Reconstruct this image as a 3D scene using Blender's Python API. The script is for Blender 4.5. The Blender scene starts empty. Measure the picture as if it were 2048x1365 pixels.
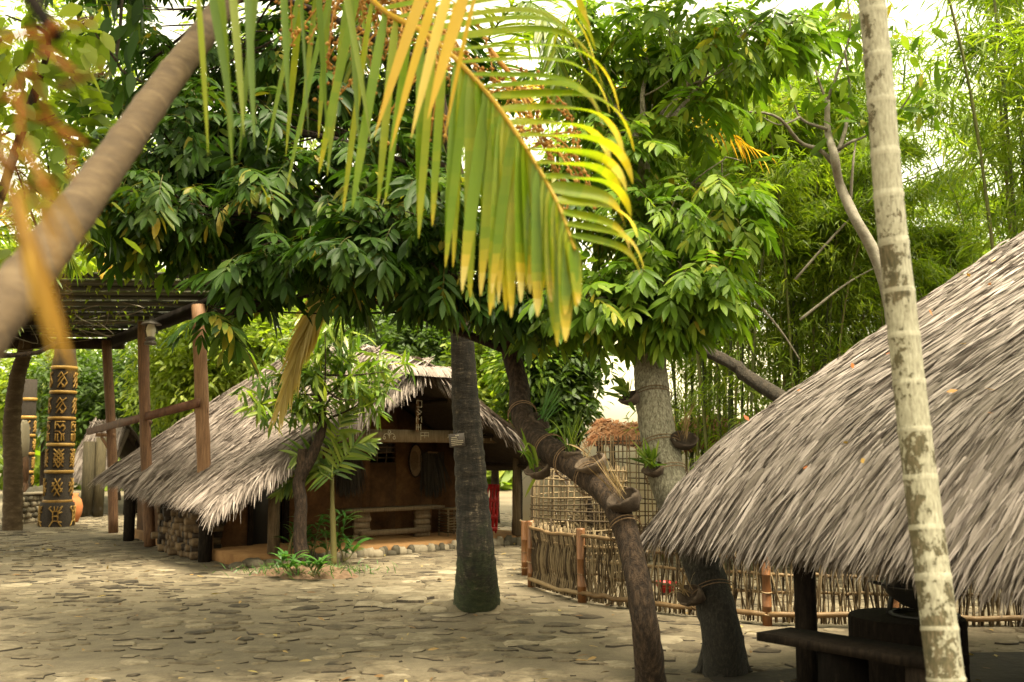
import bpy, math, numpy as np
from mathutils import Vector
R = math.radians
S = bpy.context.scene
# ---------------------------------------------------------------- camera, world, sun, exposure
FPX, HZ, CH = 1990.0, 905.0, 1.6
TH = math.atan((HZ-682.5)/FPX)
cd = bpy.data.cameras.new('camera'); cam = bpy.data.objects.new('camera', cd)
S.collection.objects.link(cam); S.camera = cam
cam.location = (0, 0, CH); cam.rotation_euler = (math.pi/2+TH, 0, 0)
cd.sensor_width = 36; cd.lens = 36*FPX/2048; cd.clip_start = .05; cd.clip_end = 2000
cd.dof.use_dof = True; cd.dof.focus_distance = 9.0; cd.dof.aperture_fstop = 2.7
W = bpy.data.worlds.new('World'); S.world = W; W.use_nodes = True
nt = W.node_tree; bgn = nt.nodes['Background']
sky = nt.nodes.new('ShaderNodeTexSky'); sky.sky_type = 'NISHITA'; sky.sun_disc = False
SUN_EL, SUN_AZ = 70, 135          # azimuth measured clockwise from +Y (north)
sky.sun_elevation = R(SUN_EL); sky.sun_rotation = R(SUN_AZ)
sky.air_density = 1.0; sky.dust_density = 4.0; sky.ozone_density = 1.0
hs = nt.nodes.new('ShaderNodeHueSaturation'); hs.inputs['Saturation'].default_value = .12
mx = nt.nodes.new('ShaderNodeMix'); mx.data_type = 'RGBA'; mx.blend_type = 'MULTIPLY'; mx.inputs[0].default_value = 1
mx.inputs[7].default_value = (1.08, 1.0, .70, 1)
nt.links.new(sky.outputs[0], hs.inputs['Color']); nt.links.new(hs.outputs[0], mx.inputs[6])
nt.links.new(mx.outputs[2], bgn.inputs[0]); bgn.inputs[1].default_value = .15
sd = bpy.data.lights.new('sun', 'SUN'); sd.energy = 2.8; sd.angle = R(20); sd.color = (1, .90, .66)
so = bpy.data.objects.new('sun', sd); S.collection.objects.link(so); so.location = (0, 0, 30)
dv = Vector((math.sin(R(SUN_AZ))*math.cos(R(SUN_EL)), math.cos(R(SUN_AZ))*math.cos(R(SUN_EL)), math.sin(R(SUN_EL))))
so.rotation_euler = dv.to_track_quat('Z', 'Y').to_euler()
S.view_settings.view_transform = 'Standard'; S.view_settings.look = 'None'
S.view_settings.gamma = 1; S.view_settings.exposure = 2.35
S.render.engine = 'CYCLES'
c = S.cycles; c.max_bounces = 8; c.diffuse_bounces = 4; c.glossy_bounces = 2; c.transmission_bounces = 4
c.transparent_max_bounces = 4; c.caustics_reflective = False; c.caustics_refractive = False
try: c.use_denoising = True
except Exception: pass

# ---------------------------------------------------------------- helpers
rng = np.random.RandomState(7)
CO = np.array([0, 0, CH]); FW = np.array([0, math.cos(TH), math.sin(TH)]); UPV = np.array([0, -math.sin(TH), math.cos(TH)])
def ray(px, py):
    return np.array([1., 0, 0])*(px-1024)/FPX + UPV*(682.5-py)/FPX + FW
def P(px, py, Y):                       # a pixel of the photograph carried out to distance Y
    d = ray(px, py); return CO + d*(Y/d[1])
def G(px, py, z=0.):                    # a pixel carried down to the plane at height z
    d = ray(px, py); return CO + d*((z-CH)/d[2])
def A(*a): return np.array(a, float)
def nrm(v):
    v = np.asarray(v, float); return v/np.maximum(np.linalg.norm(v, axis=-1, keepdims=True), 1e-9)
def cr(pts, n):                         # smooth path through points
    p = np.asarray(pts, float); p = np.vstack([2*p[0]-p[1], p, 2*p[-1]-p[-2]]); m = len(p)-3
    out = []
    for t in np.linspace(0, m, n):
        i = min(int(t), m-1); u = t-i; a, b, c_, d = p[i:i+4]
        out.append(.5*(2*b+(c_-a)*u+(2*a-5*b+4*c_-d)*u*u+(3*b-a-3*c_+d)*u**3))
    return np.array(out)
class MB:
    def __init__(s): s.v, s.q, s.r, s.n = [], [], [], 0
    def add(s, v, q, r=None):           # q: quads (a tri repeats its last index)
        v = np.asarray(v, float).reshape(-1, 3); q = np.asarray(q, int).reshape(-1, 4)
        s.v.append(v); s.q.append(q+s.n); s.n += len(v)
        if r is None: r = rng.rand()
        s.r.append(np.broadcast_to(np.asarray(r, float), (len(q),)))
        return s
    def mesh(s, name, off):
        v = np.vstack(s.v)-off; q = np.vstack(s.q); r = np.concatenate(s.r)
        tri = q[:, 2] == q[:, 3]
        cnt = np.where(tri, 3, 4); m = bpy.data.meshes.new(name)
        keep = np.ones(q.shape, bool); keep[tri, 3] = False
        li = q[keep]; st = np.concatenate([[0], np.cumsum(cnt)[:-1]])
        m.vertices.add(len(v)); m.vertices.foreach_set('co', v.ravel().astype(np.float32))
        m.loops.add(len(li)); m.loops.foreach_set('vertex_index', li.astype(np.int32))
        m.polygons.add(len(q)); m.polygons.foreach_set('loop_start', st.astype(np.int32))
        m.polygons.foreach_set('loop_total', cnt.astype(np.int32))
        at = m.attributes.new('rnd', 'FLOAT', 'FACE'); at.data.foreach_set('value', r.astype(np.float32))
        m.update(calc_edges=True); return m
    def build(s, name, mat, parent=None, smooth=False, loc=None):
        off = np.zeros(3)
        if parent is not None:
            o = parent
            while o.parent: o = o.parent
            off = np.array(o.location)
        elif loc is not None: off = np.asarray(loc, float)
        me = s.mesh(name, off); me.materials.append(mat)
        if smooth: me.polygons.foreach_set('use_smooth', np.ones(len(me.polygons), bool))
        ob = bpy.data.objects.new(name, me); S.collection.objects.link(ob)
        if parent is not None: ob.parent = parent
        elif loc is not None: ob.location = loc
        return ob
def tag(o, label=None, cat=None, group=None, kind=None):
    if label: o['label'] = label
    if cat: o['category'] = cat
    if group: o['group'] = group
    if kind: o['kind'] = kind
    return o
def thing(name, label, cat, loc=(0, 0, 0), group=None):
    o = bpy.data.objects.new(name, None); S.collection.objects.link(o)
    o.location = tuple(float(x) for x in loc); o.empty_display_size = .1
    return tag(o, label, cat, group)
def copy_thing(o, loc, rz=0, label=None, scale=None, tilt=(0, 0)):
    def cp(x, par):
        n = x.copy(); S.collection.objects.link(n)
        if par is not None: n.parent = par
        for ch in x.children: cp(ch, n)
        return n
    n = cp(o, None); n.location = tuple(float(x) for x in loc); n.rotation_euler = (tilt[0], tilt[1], rz)
    if scale: n.scale = (scale,)*3 if np.isscalar(scale) else scale
    if label: n['label'] = label
    return n
# ---- shapes
def frames(p):
    t = nrm(np.gradient(p, axis=0)); n = np.zeros_like(p)
    a = A(0, 0, 1) if abs(t[0][2]) < .9 else A(1, 0, 0)
    x = nrm(np.cross(a, t[0]))
    for i in range(len(p)):
        x = nrm(x-t[i]*np.dot(x, t[i])); n[i] = x
    return t, n, np.cross(t, n)
def tube(mb, pts, rad, n=8, cap=True, r=None, wob=0., flat=1.):
    p = np.asarray(pts, float); k = len(p); rad = np.broadcast_to(np.asarray(rad, float), (k,))
    t, x, y = frames(p); a = np.arange(n)*2*math.pi/n
    rr = rad[:, None]*(1+(wob*rng.randn(k, n) if wob else 0))
    v = p[:, None]+(x[:, None]*np.cos(a)[None, :, None]+flat*y[:, None]*np.sin(a)[None, :, None])*rr[..., None]
    q = []
    for i in range(k-1):
        for j in range(n):
            b = (j+1) % n; q.append((i*n+j, i*n+b, (i+1)*n+b, (i+1)*n+j))
    v = v.reshape(-1, 3)
    if cap:
        v = np.vstack([v, p[0], p[-1]])
        for j in range(n):
            b = (j+1) % n; q.append((b, j, k*n, k*n)); q.append(((k-1)*n+j, (k-1)*n+b, k*n+1, k*n+1))
    return mb.add(v, q, r)
BQ = [(0, 3, 2, 1), (4, 5, 6, 7), (0, 1, 5, 4), (1, 2, 6, 5), (2, 3, 7, 6), (3, 0, 4, 7)]
def hexa(mb, b4, t4, r=None): return mb.add(np.vstack([b4, t4]), BQ, r)
def boxo(mb, c_, u, v, w, r=None, bev=0.):      # centre and three half-axis vectors
    c_, u, v, w = (np.asarray(z, float) for z in (c_, u, v, w))
    sg = [(-1, -1), (1, -1), (1, 1), (-1, 1)]
    return hexa(mb, [c_+a*u+b*v-w for a, b in sg], [c_+a*u+b*v+w for a, b in sg], r)
def box(mb, x0, x1, y0, y1, z0, z1, r=None):
    return boxo(mb, A(x0+x1, y0+y1, z0+z1)/2, A(x1-x0, 0, 0)/2, A(0, y1-y0, 0)/2, A(0, 0, z1-z0)/2, r)
def beam(mb, p0, p1, w, h, r=None, up=(0, 0, 1)):
    p0, p1 = np.asarray(p0, float), np.asarray(p1, float); d = p1-p0; t = nrm(d)
    s = nrm(np.cross(t, np.asarray(up, float))); u = np.cross(s, t)
    return boxo(mb, (p0+p1)/2, d/2, s*w/2, u*h/2, r)
def lathe(mb, prof, c_, n=20, r=None, ax=None):  # prof: list of (radius, z)
    c_ = np.asarray(c_, float); pr = np.asarray(prof, float); a = np.arange(n)*2*math.pi/n; k = len(pr)
    v = np.stack([pr[:, :1]*np.cos(a), pr[:, :1]*np.sin(a), np.repeat(pr[:, 1:], n, 1)], -1).reshape(-1, 3)
    if ax is not None:
        z = nrm(ax); x = nrm(np.cross(A(0, 1, 0.01), z)); y = np.cross(z, x); v = v[:, :1]*x+v[:, 1:2]*y+v[:, 2:]*z
    q = [(i*n+j, i*n+(j+1) % n, (i+1)*n+(j+1) % n, (i+1)*n+j) for i in range(k-1) for j in range(n)]
    return mb.add(v+c_, q, r)
def blades(mb, o, d, up, L, w, prof=(.25, .8, 1, .65, .04), droop=0., fold=0., r=None, twist=None, dpow=1.):
    """many strips at once: leaves, leaflets, thatch, grass"""
    o = np.asarray(o, float); N = len(o)
    if N == 0: return mb
    d = nrm(np.broadcast_to(d, (N, 3))); up = np.broadcast_to(up, (N, 3))
    L = np.broadcast_to(np.asarray(L, float), (N,)); w = np.broadcast_to(np.asarray(w, float), (N,))
    droop = np.broadcast_to(np.asarray(droop, float), (N,))
    s = nrm(np.cross(d, up)); K = len(prof); cur = o.copy(); rings = []
    st = L/(K-1)
    for i in range(K):
        di = nrm(d+(droop*(i/(K-1))**dpow)[:, None]*A(0, 0, -1))
        nn = nrm(np.cross(s, di)); hw = (w*prof[i]/2)[:, None]; ss = s
        if twist is not None:
            an = (twist*i/(K-1))[:, None]; ss = s*np.cos(an)+nn*np.sin(an); nn = np.cross(ss, di)
        if fold: rings.append(np.stack([cur-ss*hw+nn*hw*fold, cur, cur+ss*hw+nn*hw*fold], 1))
        else: rings.append(np.stack([cur-ss*hw, cur+ss*hw], 1))
        cur = cur+di*st[:, None]
    m = rings[0].shape[1]; v = np.concatenate(rings, 1)      # N, K*m, 3
    q = [(i*m+j, i*m+j+1, (i+1)*m+j+1, (i+1)*m+j) for i in range(K-1) for j in range(m-1)]
    q = np.asarray(q)[None]+(np.arange(N)*K*m)[:, None, None]
    if r is None: r = rng.rand(N)
    r = np.asarray(r, float)
    rf = np.repeat(np.broadcast_to(r, (N, K-1)).ravel(), m-1) if r.ndim == 2 else np.repeat(np.broadcast_to(r, (N,)), (K-1)*(m-1))
    return mb.add(v.reshape(-1, 3), q.reshape(-1, 4), rf)
def rdir(n): return nrm(rng.randn(n, 3))
def pinnate(mb, o, d, L, pairs, ll, lw, droop=.5, fold=.25, spread=1.0, r=None, prof=(.2, .8, 1, .75, .05), rach=.006, ldroop=.5):
    """compound leaves: leaflets in pairs along a drooping rachis"""
    o = np.asarray(o, float); N = len(o); d = nrm(np.broadcast_to(d, (N, 3)))
    L = np.broadcast_to(np.asarray(L, float), (N,)); s = nrm(np.cross(d, A(0, 0, 1.)+.25*rng.randn(N, 3)))
    if r is None: r = rng.rand(N)
    K = 6; cur = o.copy(); path = [cur]; dirs = [d]
    for i in range(K):
        di = nrm(d+A(0, 0, -1)*droop*(i+1)/K); cur = cur+di*(L/K)[:, None]; path.append(cur); dirs.append(di)
    blades(mb, o, d, nrm(np.cross(s, d)), L, rach, (1, .9, .8, .7, .5, .4, .3), droop, r=np.full(N, -1.))
    for j in range(pairs):
        t = (.25+.75*(j+.5)/pairs)*K; i = min(int(t), K-1); f = t-i
        p = path[i]*(1-f)+path[i+1]*f; di = dirs[i]
        for sg in (-1, 1):
            ang = spread*(1.05-.45*j/pairs)
            ld = nrm(di*math.cos(ang)+s*sg*math.sin(ang)+A(0, 0, -.25)+.13*rng.randn(N, 3))
            u = nrm(np.cross(s, di)+.35*rng.randn(N, 3))
            sz = ll*np.ones(N)*(.75+.4*math.sin(math.pi*(j+.7)/(pairs+.6)))*(.85+.3*rng.rand(N))
            blades(mb, p, ld, u, sz, lw*(.8+.35*rng.rand(N)), prof, ldroop, fold, np.clip(r+.2*rng.randn(N), 0, 1))
    blades(mb, path[-1], dirs[-1], nrm(np.cross(s, dirs[-1])), ll, lw, prof, ldroop, fold, r)
    return mb
def inell(n, c_, rx, ry, rz, surf=.5):
    u = rdir(n)*(rng.rand(n, 1)**(surf/3.)); return np.asarray(c_)+u*A(rx, ry, rz), u
# ---- materials
def newmat(name):
    m = bpy.data.materials.new(name); m.use_nodes = True; n = m.node_tree; n.nodes.clear()
    o = n.nodes.new('ShaderNodeOutputMaterial'); b = n.nodes.new('ShaderNodeBsdfPrincipled')
    n.links.new(b.outputs[0], o.inputs[0]); return m, n, b, o
def ramp(n, src, cols, pos=None):
    rp = n.nodes.new('ShaderNodeValToRGB'); e = rp.color_ramp.elements
    pos = pos or [i/(len(cols)-1) for i in range(len(cols))]
    while len(e) < len(cols): e.new(.5)
    for i, (p_, c_) in enumerate(zip(pos, cols)): e[i].position = p_; e[i].color = (*c_, 1)
    if src is not None: n.links.new(src, rp.inputs[0])
    return rp.outputs[0]
def attr(n):
    a = n.nodes.new('ShaderNodeAttribute'); a.attribute_name = 'rnd'; return a.outputs['Fac']
def coords(n, scale=(1, 1, 1), kind='Object'):
    t = n.nodes.new('ShaderNodeTexCoord'); mp = n.nodes.new('ShaderNodeMapping'); mp.inputs['Scale'].default_value = scale
    n.links.new(t.outputs[kind], mp.inputs[0]); return mp.outputs[0]
def noise(n, vec, sc, det=6, rough=.6, dist=0.):
    t = n.nodes.new('ShaderNodeTexNoise'); t.inputs['Scale'].default_value = sc; t.inputs['Detail'].default_value = det
    t.inputs['Roughness'].default_value = rough; t.inputs['Distortion'].default_value = dist
    n.links.new(vec, t.inputs['Vector']); return t.outputs[0]
def mathn(n, op, a, b):
    m = n.nodes.new('ShaderNodeMath'); m.operation = op
    for i, x in enumerate((a, b)):
        if x is None: continue
        if isinstance(x, (int, float)): m.inputs[i].default_value = x
        else: n.links.new(x, m.inputs[i])
    return m.outputs[0]
def mixc(n, f, a, b, bt='MIX'):
    m = n.nodes.new('ShaderNodeMix'); m.data_type = 'RGBA'; m.blend_type = bt
    for i, x in ((0, f), (6, a), (7, b)):
        if isinstance(x, (int, float)): m.inputs[i].default_value = x
        elif isinstance(x, tuple): m.inputs[i].default_value = (*x, 1)
        else: n.links.new(x, m.inputs[i])
    return m.outputs[2]
def bumpn(n, b, h, st, dist=.02):
    bp = n.nodes.new('ShaderNodeBump'); bp.inputs['Strength'].default_value = st; bp.inputs['Distance'].default_value = dist
    n.links.new(h, bp.inputs['Height']); n.links.new(bp.outputs[0], b.inputs['Normal'])
def plain(name, cols, sc=6., rough=.85, bump=.4, stretch=(1, 1, 1), rv=.35, det=8, spec=.3, bd=.02):
    """noise-mottled surface; rv = how much each piece (face attribute rnd) differs"""
    m, n, b, o = newmat(name); v = coords(n, stretch); f = noise(n, v, sc, det)
    f2 = noise(n, v, sc*5.3, 4)
    k = mathn(n, 'ADD', mathn(n, 'MULTIPLY', f, 1.0-.3), mathn(n, 'MULTIPLY', f2, .3))
    k2 = mathn(n, 'ADD', k, mathn(n, 'MULTIPLY', mathn(n, 'SUBTRACT', attr(n), .5), rv))
    col = ramp(n, k2, cols, [.28+.44*i/(len(cols)-1) for i in range(len(cols))]); n.links.new(col, b.inputs['Base Color'])
    b.inputs['Roughness'].default_value = rough; b.inputs['Specular IOR Level'].default_value = spec
    if bump: bumpn(n, b, k, bump, bd)
    return m
def leafm(name, cols, tr=.4, rough=.38, tint=(1.25, 1.35, .45), stem=(.10, .09, .03), spec=.45, pos=None):
    m, n, b, o = newmat(name); a = attr(n)
    f = noise(n, coords(n), 3.0, 3)
    k = mathn(n, 'ADD', mathn(n, 'MULTIPLY', a, .75), mathn(n, 'MULTIPLY', f, .25))
    col = ramp(n, k, cols, pos)
    col = mixc(n, mathn(n, 'LESS_THAN', a, -.5), col, stem)
    n.links.new(col, b.inputs['Base Color']); b.inputs['Roughness'].default_value = rough; b.inputs['Specular IOR Level'].default_value = spec
    t = n.nodes.new('ShaderNodeBsdfTranslucent'); n.links.new(mixc(n, 1., col, tint, 'MULTIPLY'), t.inputs[0])
    ms = n.nodes.new('ShaderNodeMixShader'); ms.inputs[0].default_value = tr
    n.links.new(b.outputs[0], ms.inputs[1]); n.links.new(t.outputs[0], ms.inputs[2]); n.links.new(ms.outputs[0], o.inputs[0])
    return m
M = {}
M['lychee'] = leafm('lychee leaf', [(.010, .026, .004), (.022, .052, .007), (.042, .085, .012), (.085, .13, .02), (.26, .19, .02)], .38, .46, spec=.15, pos=[0, .33, .62, .84, .91])
M['bright'] = leafm('bright tree leaf', [(.04, .085, .008), (.08, .15, .013), (.135, .215, .022), (.21, .28, .035), (.34, .26, .03)], .47, .46, spec=.18, pos=[0, .33, .62, .84, .92])
M['bamboo'] = leafm('bamboo leaf', [(.06, .10, .008), (.12, .19, .014), (.21, .27, .022), (.30, .33, .045)], .58, .55)
M['far'] = leafm('far leaf', [(.08, .125, .010), (.145, .205, .018), (.22, .275, .03), (.31, .34, .055)], .55, .55)
M['fardark'] = leafm('far dark leaf', [(.025, .05, .008), (.05, .09, .012), (.085, .13, .02)], .45, .55)
M['sapling'] = leafm('sapling leaf', [(.035, .075, .012), (.08, .14, .02), (.16, .22, .03), (.26, .28, .05)], .45, .36)
M['ginger'] = leafm('ginger leaf', [(.035, .10, .02), (.06, .15, .03), (.10, .19, .05)], .45, .35)
M['palmgreen'] = leafm('palm leaf', [(.045, .085, .005), (.085, .14, .007), (.14, .19, .011), (.24, .24, .02)], .55, .42)
M['palmyellow'] = leafm('yellow palm leaf', [(.28, .15, .008), (.42, .26, .010), (.52, .36, .025), (.55, .45, .14)], .5, .45, (1.1, 1, .6))
M['deeporange'] = plain('deep orange stalk', [(.06, .016, .002), (.115, .036, .003), (.17, .065, .007)], 9, .7, .2, spec=.1)
M['palmgrad'] = leafm('palm leaflet withering to the tip', [(.06, .125, .005), (.11, .20, .007), (.16, .24, .010), (.30, .30, .014), (.50, .36, .03), (.60, .48, .18), (.64, .57, .36)], .62, .42)
M['withered'] = leafm('orange withered leaflet', [(.14, .065, .003), (.24, .125, .006), (.33, .20, .018)], .45, .5, (1.1, 1, .6))
M['palmtip'] = leafm('withered palm tip', [(.42, .25, .05), (.5, .36, .12), (.55, .45, .25)], .45, .5, (1.05, 1, .7))
M['orange'] = plain('palm flower orange', [(.20, .07, .006), (.32, .14, .016), (.42, .24, .06)], 9, .6, .2)
M['thatch'] = leafm('grey palm thatch', [(.035, .026, .02), (.12, .098, .083), (.225, .188, .174), (.37, .315, .295)], .04, .75, (1, .9, .7), spec=.25)
M['thatchbase'] = plain('thatch underlay', [(.03, .022, .016), (.07, .052, .038)], 14, .95, .6)
M['hutthatch'] = leafm('weathered thatch', [(.045, .034, .028), (.115, .09, .077), (.20, .162, .143), (.32, .268, .245)], .04, .8, (1, .9, .7), spec=.2)
M['redthatch'] = leafm('reddish dry thatch', [(.12, .045, .02), (.26, .10, .04), (.36, .17, .08), (.40, .26, .17)], .05, .8, (1, .9, .7), spec=.2)
M['mud'] = plain('mud wall', [(.040, .017, .006), (.095, .044, .016), (.17, .085, .032)], 3.5, .95, .5, rv=.1)
M['mudfloor'] = plain('earth floor', [(.14, .068, .026), (.23, .12, .048), (.30, .175, .075)], 1.6, .9, .3, rv=.1)
M['post'] = plain('rough wood post', [(.06, .04, .022), (.14, .097, .057), (.23, .168, .105)], 7, .85, .6, (6, 6, .6))
M['redpost'] = plain('reddish timber post', [(.035, .018, .009), (.115, .055, .026), (.21, .115, .058)], 7, .7, .5, (7, 7, .5), rv=.3)
M['darkwood'] = plain('dark old timber', [(.006, .0045, .0035), (.018, .013, .0095), (.042, .032, .024)], 8, .95, .6, (5, 5, 1), rv=.4, spec=.08)
M['greenwood'] = plain('mossy pergola slat', [(.010, .010, .005), (.026, .027, .013), (.055, .053, .028)], 5, .85, .5, (.8, 6, 6), rv=.5)
M['log'] = plain('split log', [(.018, .010, .005), (.05, .03, .015), (.11, .07, .036)], 9, .85, .5, rv=.9)
M['bark'] = plain('rough brown bark', [(.004, .0022, .0013), (.021, .0115, .0065), (.095, .058, .034)], 19, .9, 1.0, (2.0, 2.0, .55), bd=.05, rv=.1)
M['darkbark'] = plain('dark bark', [(.012, .010, .007), (.035, .026, .018), (.075, .055, .04)], 14, .9, 1.0, (1.5, 1.5, .6), bd=.05, rv=.1)
M['twig'] = plain('grey twig bark', [(.07, .06, .045), (.17, .145, .115), (.28, .25, .20)], 11, .8, .5, rv=.2)
M['bampost'] = plain('orange bamboo', [(.10, .036, .010), (.17, .068, .021), (.23, .105, .038)], 5, .45, .15, (4, 4, .8), spec=.5)
M['bamrail'] = plain('dry bamboo rail', [(.10, .055, .022), (.18, .11, .052), (.26, .18, .095)], 6, .55, .2, rv=.4)
M['stick'] = plain('woven stick', [(.045, .028, .013), (.11, .074, .038), (.20, .145, .082)], 8, .75, .3, rv=.9)
M['husk'] = plain('coconut husk', [(.018, .012, .008), (.055, .037, .025), (.14, .10, .07)], 10, .85, .7, rv=.2)
M['rope'] = plain('brown rope', [(.10, .06, .03), (.24, .15, .085)], 40, .9, .5)
M['stone'] = plain('river stone', [(.06, .05, .034), (.14, .115, .08), (.23, .19, .135)], 5, .85, .5, rv=.7)
M['soil'] = plain('reddish soil', [(.035, .02, .011), (.075, .044, .025), (.13, .08, .048)], 14, .95, .8)
M['soot'] = plain('sooty trodden earth', [(.010, .008, .005), (.026, .020, .013), (.050, .039, .025)], 5, .95, .8)  # near-black ground colour that paints the shade under the shelter
M['sootwood'] = plain('soot blackened wood', [(.003, .0022, .0017), (.009, .0065, .005), (.024, .017, .012)], 9, .95, .7, (5, 5, 1), rv=.5, spec=.06)  # timber colour darkened to paint in the shade under the eave
M['culm'] = plain('bamboo culm', [(.035, .045, .010), (.08, .088, .02), (.15, .13, .045)], 4, .5, .1, (3, 3, .5), rv=.8)
M['gold'] = plain('ochre relief', [(.15, .075, .012), (.27, .15, .028), (.36, .22, .06)], 9, .55, .4)
M['pebble'] = plain('dark pebbled render', [(.012, .0085, .006), (.033, .024, .017), (.075, .057, .042)], 55, .9, 1., det=3)
M['white'] = plain('cream plaster', [(.66, .62, .50), (.76, .72, .60)], .8, .9, .15)
M['red'] = plain('red plastic', [(.38, .012, .015), (.48, .02, .022)], 3, .45, 0)
M['glass'] = plain('frosted lamp glass', [(.55, .52, .42), (.68, .65, .55)], 4, .25, 0, spec=.6)
M['iron'] = plain('black iron', [(.008, .007, .006), (.02, .018, .016)], 8, .55, .3, spec=.5)
M['slate'] = plain('dark plaque', [(.05, .04, .034), (.10, .082, .07)], 8, .6, .2)
M['pale'] = plain('pale paint', [(.42, .36, .26), (.55, .48, .36)], 9, .7, .1)
M['clay'] = plain('orange clay', [(.32, .10, .03), (.45, .17, .06)], 4, .8, .2)
M['palmwood'] = plain('brown palm trunk', [(.022, .0125, .0055), (.052, .032, .015), (.105, .072, .038)], 5, .85, .5, (1, 1, 2.5), rv=.1)
M['wicker'] = plain('wicker', [(.10, .06, .03), (.22, .14, .075)], 30, .8, .6)
M['drystem'] = leafm('dry orchid stem', [(.14, .08, .035), (.26, .17, .08), (.36, .26, .13)], .1, .7)
M['oldlog'] = plain('old grey log', [(.02, .016, .008), (.05, .038, .018), (.095, .074, .038)], 7, .85, .6, (6, 6, .6))
M['rust'] = plain('dark rusty beam', [(.03, .011, .006), (.075, .028, .014), (.13, .06, .032)], 7, .7, .4)
M['plume'] = leafm('pale yellow plume', [(.38, .27, .06), (.52, .40, .10), (.60, .50, .2)], .45, .5, (1.05, 1, .7))
M['straw'] = leafm('dark straw', [(.012, .009, .007), (.035, .026, .018), (.06, .045, .03)], .02, .8, (1, 1, 1))
def coconut_mat():
    m, n, b, o = newmat('coconut trunk bark'); v = coords(n, (7, 7, 26)); f = noise(n, v, 1.3, 8, .75, 1.0)
    g = noise(n, coords(n, (9, 9, 2.2)), 2, 8, .7)
    k = mathn(n, 'ADD', mathn(n, 'MULTIPLY', f, .55), mathn(n, 'MULTIPLY', g, .45))
    col = ramp(n, k, [(.004, .003, .002), (.016, .012, .008), (.045, .034, .023), (.24, .185, .13)], [.38, .48, .56, .66])
    sep = n.nodes.new('ShaderNodeSeparateXYZ'); n.links.new(coords(n), sep.inputs[0])
    ms = mathn(n, 'ADD', mathn(n, 'MULTIPLY', sep.outputs[2], -.75), mathn(n, 'MULTIPLY', noise(n, coords(n), 7, 7, .7), 2.0))
    mo = ramp(n, ms, [(0, 0, 0), (1, 1, 1)], [.42, .9])
    col = mixc(n, mo, col, ramp(n, k, [(.006, .008, .003), (.026, .036, .010), (.07, .07, .03)], [.35, .5, .65]))
    n.links.new(col, b.inputs['Base Color']); b.inputs['Roughness'].default_value = .9; bumpn(n, b, k, 1., .04); return m
M['coconut'] = coconut_mat()
def areca_mat():
    m, n, b, o = newmat('lichened palm bark'); v = coords(n, (1, 1, .8))
    f = noise(n, v, 46, 9, .72, .4); g = noise(n, v, 9, 5, .6)
    h = noise(n, coords(n, (12, 12, 3)), 9, 6)
    sep = n.nodes.new('ShaderNodeSeparateXYZ'); n.links.new(coords(n), sep.inputs[0])
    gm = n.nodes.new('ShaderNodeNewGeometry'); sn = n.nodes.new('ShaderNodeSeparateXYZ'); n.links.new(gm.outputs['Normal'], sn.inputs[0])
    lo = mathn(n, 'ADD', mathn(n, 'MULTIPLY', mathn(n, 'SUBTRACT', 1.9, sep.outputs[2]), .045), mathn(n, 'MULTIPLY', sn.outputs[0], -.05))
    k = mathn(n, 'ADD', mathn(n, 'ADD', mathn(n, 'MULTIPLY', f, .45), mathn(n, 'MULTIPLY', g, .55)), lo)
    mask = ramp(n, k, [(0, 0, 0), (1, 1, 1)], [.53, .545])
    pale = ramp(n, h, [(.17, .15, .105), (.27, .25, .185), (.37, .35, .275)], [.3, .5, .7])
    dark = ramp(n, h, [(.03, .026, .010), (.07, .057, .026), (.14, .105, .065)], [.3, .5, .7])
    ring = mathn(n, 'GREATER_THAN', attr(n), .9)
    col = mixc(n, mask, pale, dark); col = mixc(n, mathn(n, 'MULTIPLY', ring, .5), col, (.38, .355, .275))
    n.links.new(col, b.inputs['Base Color']); b.inputs['Roughness'].default_value = .85
    bumpn(n, b, mathn(n, 'ADD', h, mathn(n, 'MULTIPLY', mask, .4)), .5, .01); return m
M['areca'] = areca_mat()
def grey_mat():
    m, n, b, o = newmat('pale grey bark'); h = noise(n, coords(n, (3, 3, 1.2)), 22, 6, .7)
    g = noise(n, coords(n), 2.2, 4)
    sep = n.nodes.new('ShaderNodeSeparateXYZ'); n.links.new(coords(n), sep.inputs[0])
    pale = ramp(n, h, [(.09, .075, .048), (.23, .205, .145), (.38, .35, .265)], [.35, .5, .65])
    dk = ramp(n, h, [(.006, .005, .0035), (.018, .014, .009), (.045, .037, .025)], [.35, .5, .65])
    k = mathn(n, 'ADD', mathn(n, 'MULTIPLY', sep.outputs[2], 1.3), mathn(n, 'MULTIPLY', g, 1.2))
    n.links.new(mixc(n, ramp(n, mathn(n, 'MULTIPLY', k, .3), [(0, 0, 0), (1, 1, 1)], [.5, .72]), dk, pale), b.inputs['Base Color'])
    b.inputs['Roughness'].default_value = .9; bumpn(n, b, h, 1., .03); return m
M['greybark'] = grey_mat()
def ground_mat():
    m, n, b, o = newmat('trodden mortar and earth'); v = coords(n)
    f = noise(n, v, .55, 5, .6); g = noise(n, v, 7, 8, .7); h = noise(n, v, 60, 4, .7)
    k = mathn(n, 'ADD', mathn(n, 'MULTIPLY', f, .5), mathn(n, 'ADD', mathn(n, 'MULTIPLY', g, .35), mathn(n, 'MULTIPLY', h, .15)))
    col = ramp(n, k, [(.046, .034, .019), (.083, .063, .037), (.113, .088, .054), (.147, .117, .075)], [.34, .46, .54, .66])
    n.links.new(col, b.inputs['Base Color']); b.inputs['Roughness'].default_value = .9
    bumpn(n, b, mathn(n, 'ADD', g, mathn(n, 'MULTIPLY', h, .5)), .5, .02); return m
M['ground'] = ground_mat()
M['pave'] = plain('flagstone', [(.018, .0125, .007), (.062, .046, .028), (.104, .081, .051), (.146, .117, .077), (.215, .178, .124)], 6, .8, .6, rv=.42, bd=.015)
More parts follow.
